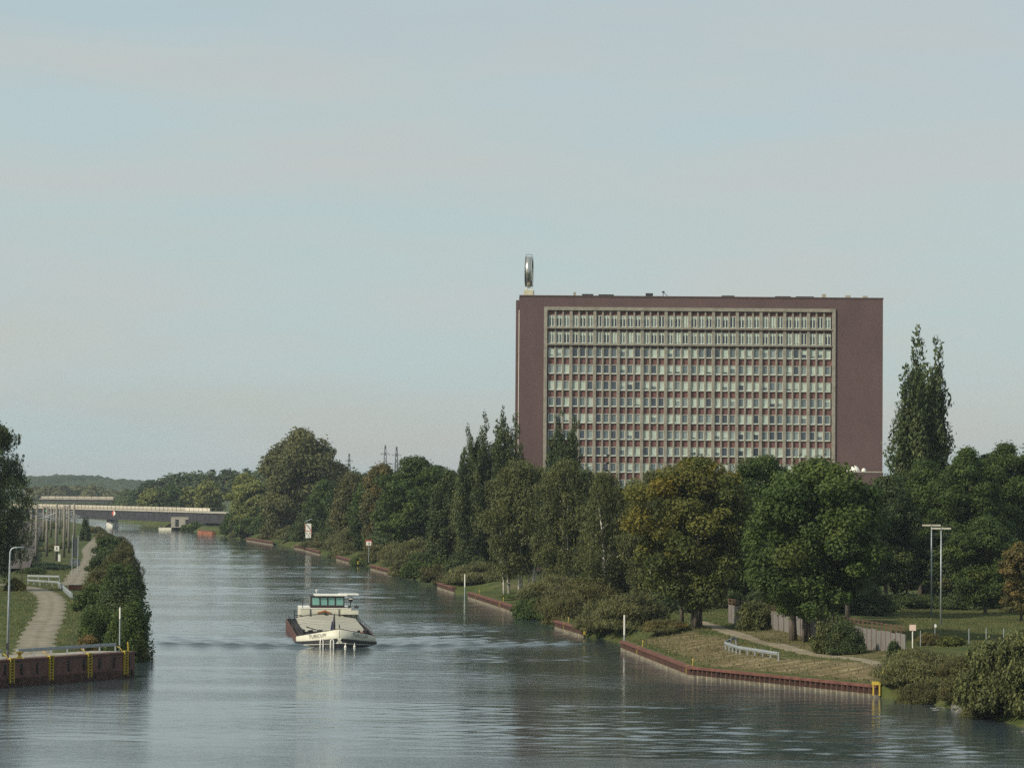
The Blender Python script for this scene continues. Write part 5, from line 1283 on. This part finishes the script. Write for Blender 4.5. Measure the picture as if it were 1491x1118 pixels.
SR(456, 790, 34, 1.8, 'brown', "low brownish shrub at the water just right below the board stack")
SR(1428, 1000, 56, 1.2, 'olive', "low olive scrub at the water between the two big corner shrubs")
SR(1395, 985, 50, 2.5, 'brown', "low yellowish scrub above the small heap of stones")
SR(1310, 988, 44, 1.4, 'olive', "low olive scrub right at the water beside the yellow ladder head")
SR(1340, 996, 52, 1.0, 'brown', "low brownish scrub right at the water below the wide willow")
SR(259, 764, 26, 2.0, 'brown', "small shrub at the water below the cream shed, left one")
SR(281, 763, 26, 2.0, 'green', "small shrub at the water below the cream shed, right one")
SR(332, 762, 24, 3.0, 'green', "green shrub at the water under the right end of the bridge")
# along the panel fence and lawn
def SX(px, top, w, Y, sp, lab, name="leafy_shrub", autumn=None): return T(name, px, top, w, Y, 'bush', sp, lab, cat="shrub", autumn=autumn)
SX(1100, 872, 52, 356, 'birch', "ivy like green shrub climbing the far end of the panel fence")
SX(1232, 905, 58, 309, 'dark', "green shrub growing against the middle of the panel fence")
SX(1205, 900, 40, 311, 'birch', "small loose shrub growing through the panel fence between trunk and dark shrub")
SX(1304, 930, 22, 298, 'dark', "small dark shrub with bare twigs before the panel fence end")
SX(1385, 925, 40, 318, 'yellow', "bright green shrub at the lawn edge by the reflector disc")
SX(1352, 920, 44, 322, 'brown', "reddish bramble behind the pale pink board", autumn=(0, 0, 0, .5, .25))
# shrubs: left bank
def SL(px, top, w, Y, sp, lab, autumn=None, off=3.0):
    X = XY(px, Y); return T("leafy_shrub", px, top, w * .92, Y, 'bush', sp, lab, cat="shrub", X=X, autumn=autumn)
SL(190, 868, 82, 326, 'green', "nearest dark leafy shrub on the left bank, leaning over the water by the quay end", off=2.0)
SL(150, 885, 78, 334, 'green', "leafy shrub left of the one leaning over the water", off=5.6)
SL(178, 838, 92, 372, 'dark', "tall dark shrub second along the left bank hedge", off=2.4)
SL(140, 852, 64, 395, 'green', "green shrub inland of the tall dark one on the left bank", off=6.0)
SL(178, 815, 74, 432, 'green', "third shrub along the left bank hedge, at the widest of the water edge", off=2.8)
SL(152, 828, 60, 470, 'brown', "brown tinged shrub in the left bank hedge behind the third", off=5.5)
SL(180, 796, 66, 520, 'brown', "rounded reddish shrub halfway along the left bank hedge", off=3)
SL(158, 800, 60, 580, 'dark', "dark shrub halfway along the left bank hedge, nearer the path", off=5.5)
SL(183, 786, 38, 650, 'brown', "browner shrub past the halfway point of the left hedge", off=3.2)
SL(160, 780, 46, 730, 'green', "far green shrub of the left hedge, behind the browner one", off=5)
SL(172, 780, 32, 820, 'brown', "far reddish shrub of the left hedge", off=4)
SL(152, 773, 34, 920, 'brown', "far low brown shrub near the end of the left hedge", off=6)
SL(140, 766, 28, 1050, 'brown', "last shrub of the left hedge below the bridge", off=5)
SX(126, 752, 16, 900, 'dark', "small dark bush by the far bend of the gravel path")
for px, top, w, Y, sp, lab in ((60, 797, 34, 740, 'olive', "olive scrub between the feet of the railway masts, left patch"), (82, 792, 28, 790, 'brown', "brownish scrub between the feet of the railway masts, middle patch"),
        (101, 786, 26, 800, 'green', "green scrub between the feet of the railway masts, right patch"), (66, 764, 18, 1080, 'light', "pale yellowish bush far back between the masts, left one"),
        (78, 762, 18, 1140, 'yellow', "pale yellowish bush far back between the masts, right one"), (50, 780, 26, 860, 'dark', "dark bush far back at the edge of the drooping birch")):
    SX(px, top, w, Y, sp, lab)
SX(70, 818, 62, 590, 'spruce', "grey green scrub below the railway masts")
SX(96, 822, 34, 600, 'green', "small green bush at the right end of the scrub below the masts")
SX(48, 826, 40, 560, 'dark', "dark scrub at the foot of the drooping birch")
SX(24, 842, 30, 470, 'yellow', "yellowish bush at the base of the drooping birch", autumn=(0, 0, 0, .4, .2))
SX(133, 922, 34, 318, 'brown', "low patch of dry golden stems behind the quay barrier", autumn=(0, 0, 0, .6, .6))

# darker growth closing the view behind the front trees
for px, top, w, Y, k_, sp, lab in (
    (1010, 700, 150, 455, 'round', 'dark', "dark tree hidden behind the yellowing maple"), (1075, 690, 120, 440, 'round', 'green', "green tree between the yellowing maple and the large dark maple"),
    (1165, 690, 120, 430, 'round', 'dark', "dark treetop behind the large dark maple"), (1262, 720, 100, 470, 'round', 'green', "green tree below the annexe, left of the lone poplar"),
    (925, 705, 90, 500, 'oval', 'dark', "dark tree behind the long trunked birch"), (730, 700, 80, 610, 'oval', 'dark', "dark tree below the poplar group"),
    (1320, 715, 90, 470, 'round', 'dark', "dark tree behind the lamp posts, under the lone poplar"), (1440, 690, 110, 470, 'round', 'dark', "dark tree filling the back of the lawn"),
    (575, 700, 70, 740, 'oval', 'dark', "dark tree left of the flat topped one"), (630, 700, 70, 700, 'oval', 'green', "green tree right of the flat topped dark one"), (535, 705, 60, 800, 'oval', 'green', "green tree just left of the brownish yellow one")):
    T("broadleaf_tree", px, top, w, Y, k_, sp, lab, base=.04, cap=24000)
for px, top, w, Y, sp, lab in (
    (1040, 850, 90, 420, 'dark', "dark undergrowth shrub behind the yellowing maple trunks"), (1130, 845, 80, 415, 'dark', "dark undergrowth shrub over the panel fence, left of the maples"),
    (1175, 850, 80, 400, 'green', "undergrowth shrub seen over the fence between the maple trunks"), (1250, 850, 100, 400, 'dark', "dark undergrowth shrub over the near half of the fence"),
    (985, 850, 80, 410, 'dark', "dark shrub left of the yellowing maple stems"), (935, 840, 90, 440, 'dark', "dark shrub behind the rounded willow"), (880, 820, 90, 470, 'green', "dark green shrub under the birches"),
    (1310, 860, 70, 420, 'dark', "dark shrub at the back edge of the lawn, left of the lamp posts"), (1350, 865, 60, 424, 'dark', "dark shrub at the back edge of the lawn, behind the lamp posts"), (1400, 862, 70, 420, 'dark', "dark shrub at the back edge of the lawn, right of the lamp posts"),
    (1460, 850, 80, 425, 'dark', "dark shrub behind the small orange tree"), (680, 800, 60, 580, 'dark', "dark shrub under the yellow tipped tree"), (640, 790, 70, 640, 'dark', "dark shrub under the dark upright tree"),
    (570, 770, 80, 740, 'dark', "dark shrub under the brownish yellow tree"), (500, 755, 70, 860, 'dark', "dark shrub under the brown tinged tree"), (450, 745, 60, 940, 'dark', "dark shrub under the very large round tree")):
    SX(px, top, w, Y, sp, lab)

# ------------------------------------------------------------------ air
HZ_, t, p, o = new_mat("haze_air"); t.nodes.remove(p)
pv = N(t, "ShaderNodeVolumePrincipled"); pv.inputs["Color"].default_value = (.78, .90, 1.0, 1); pv.inputs["Density"].default_value = .00006; pv.inputs["Anisotropy"].default_value = .2
L(t, pv.outputs[0], o.inputs["Volume"])
m = MB(); m.box(-5600, 5600, -300, 9300, -4.2, 78)
tag(m.build("haze", HZ_), kind="stuff")
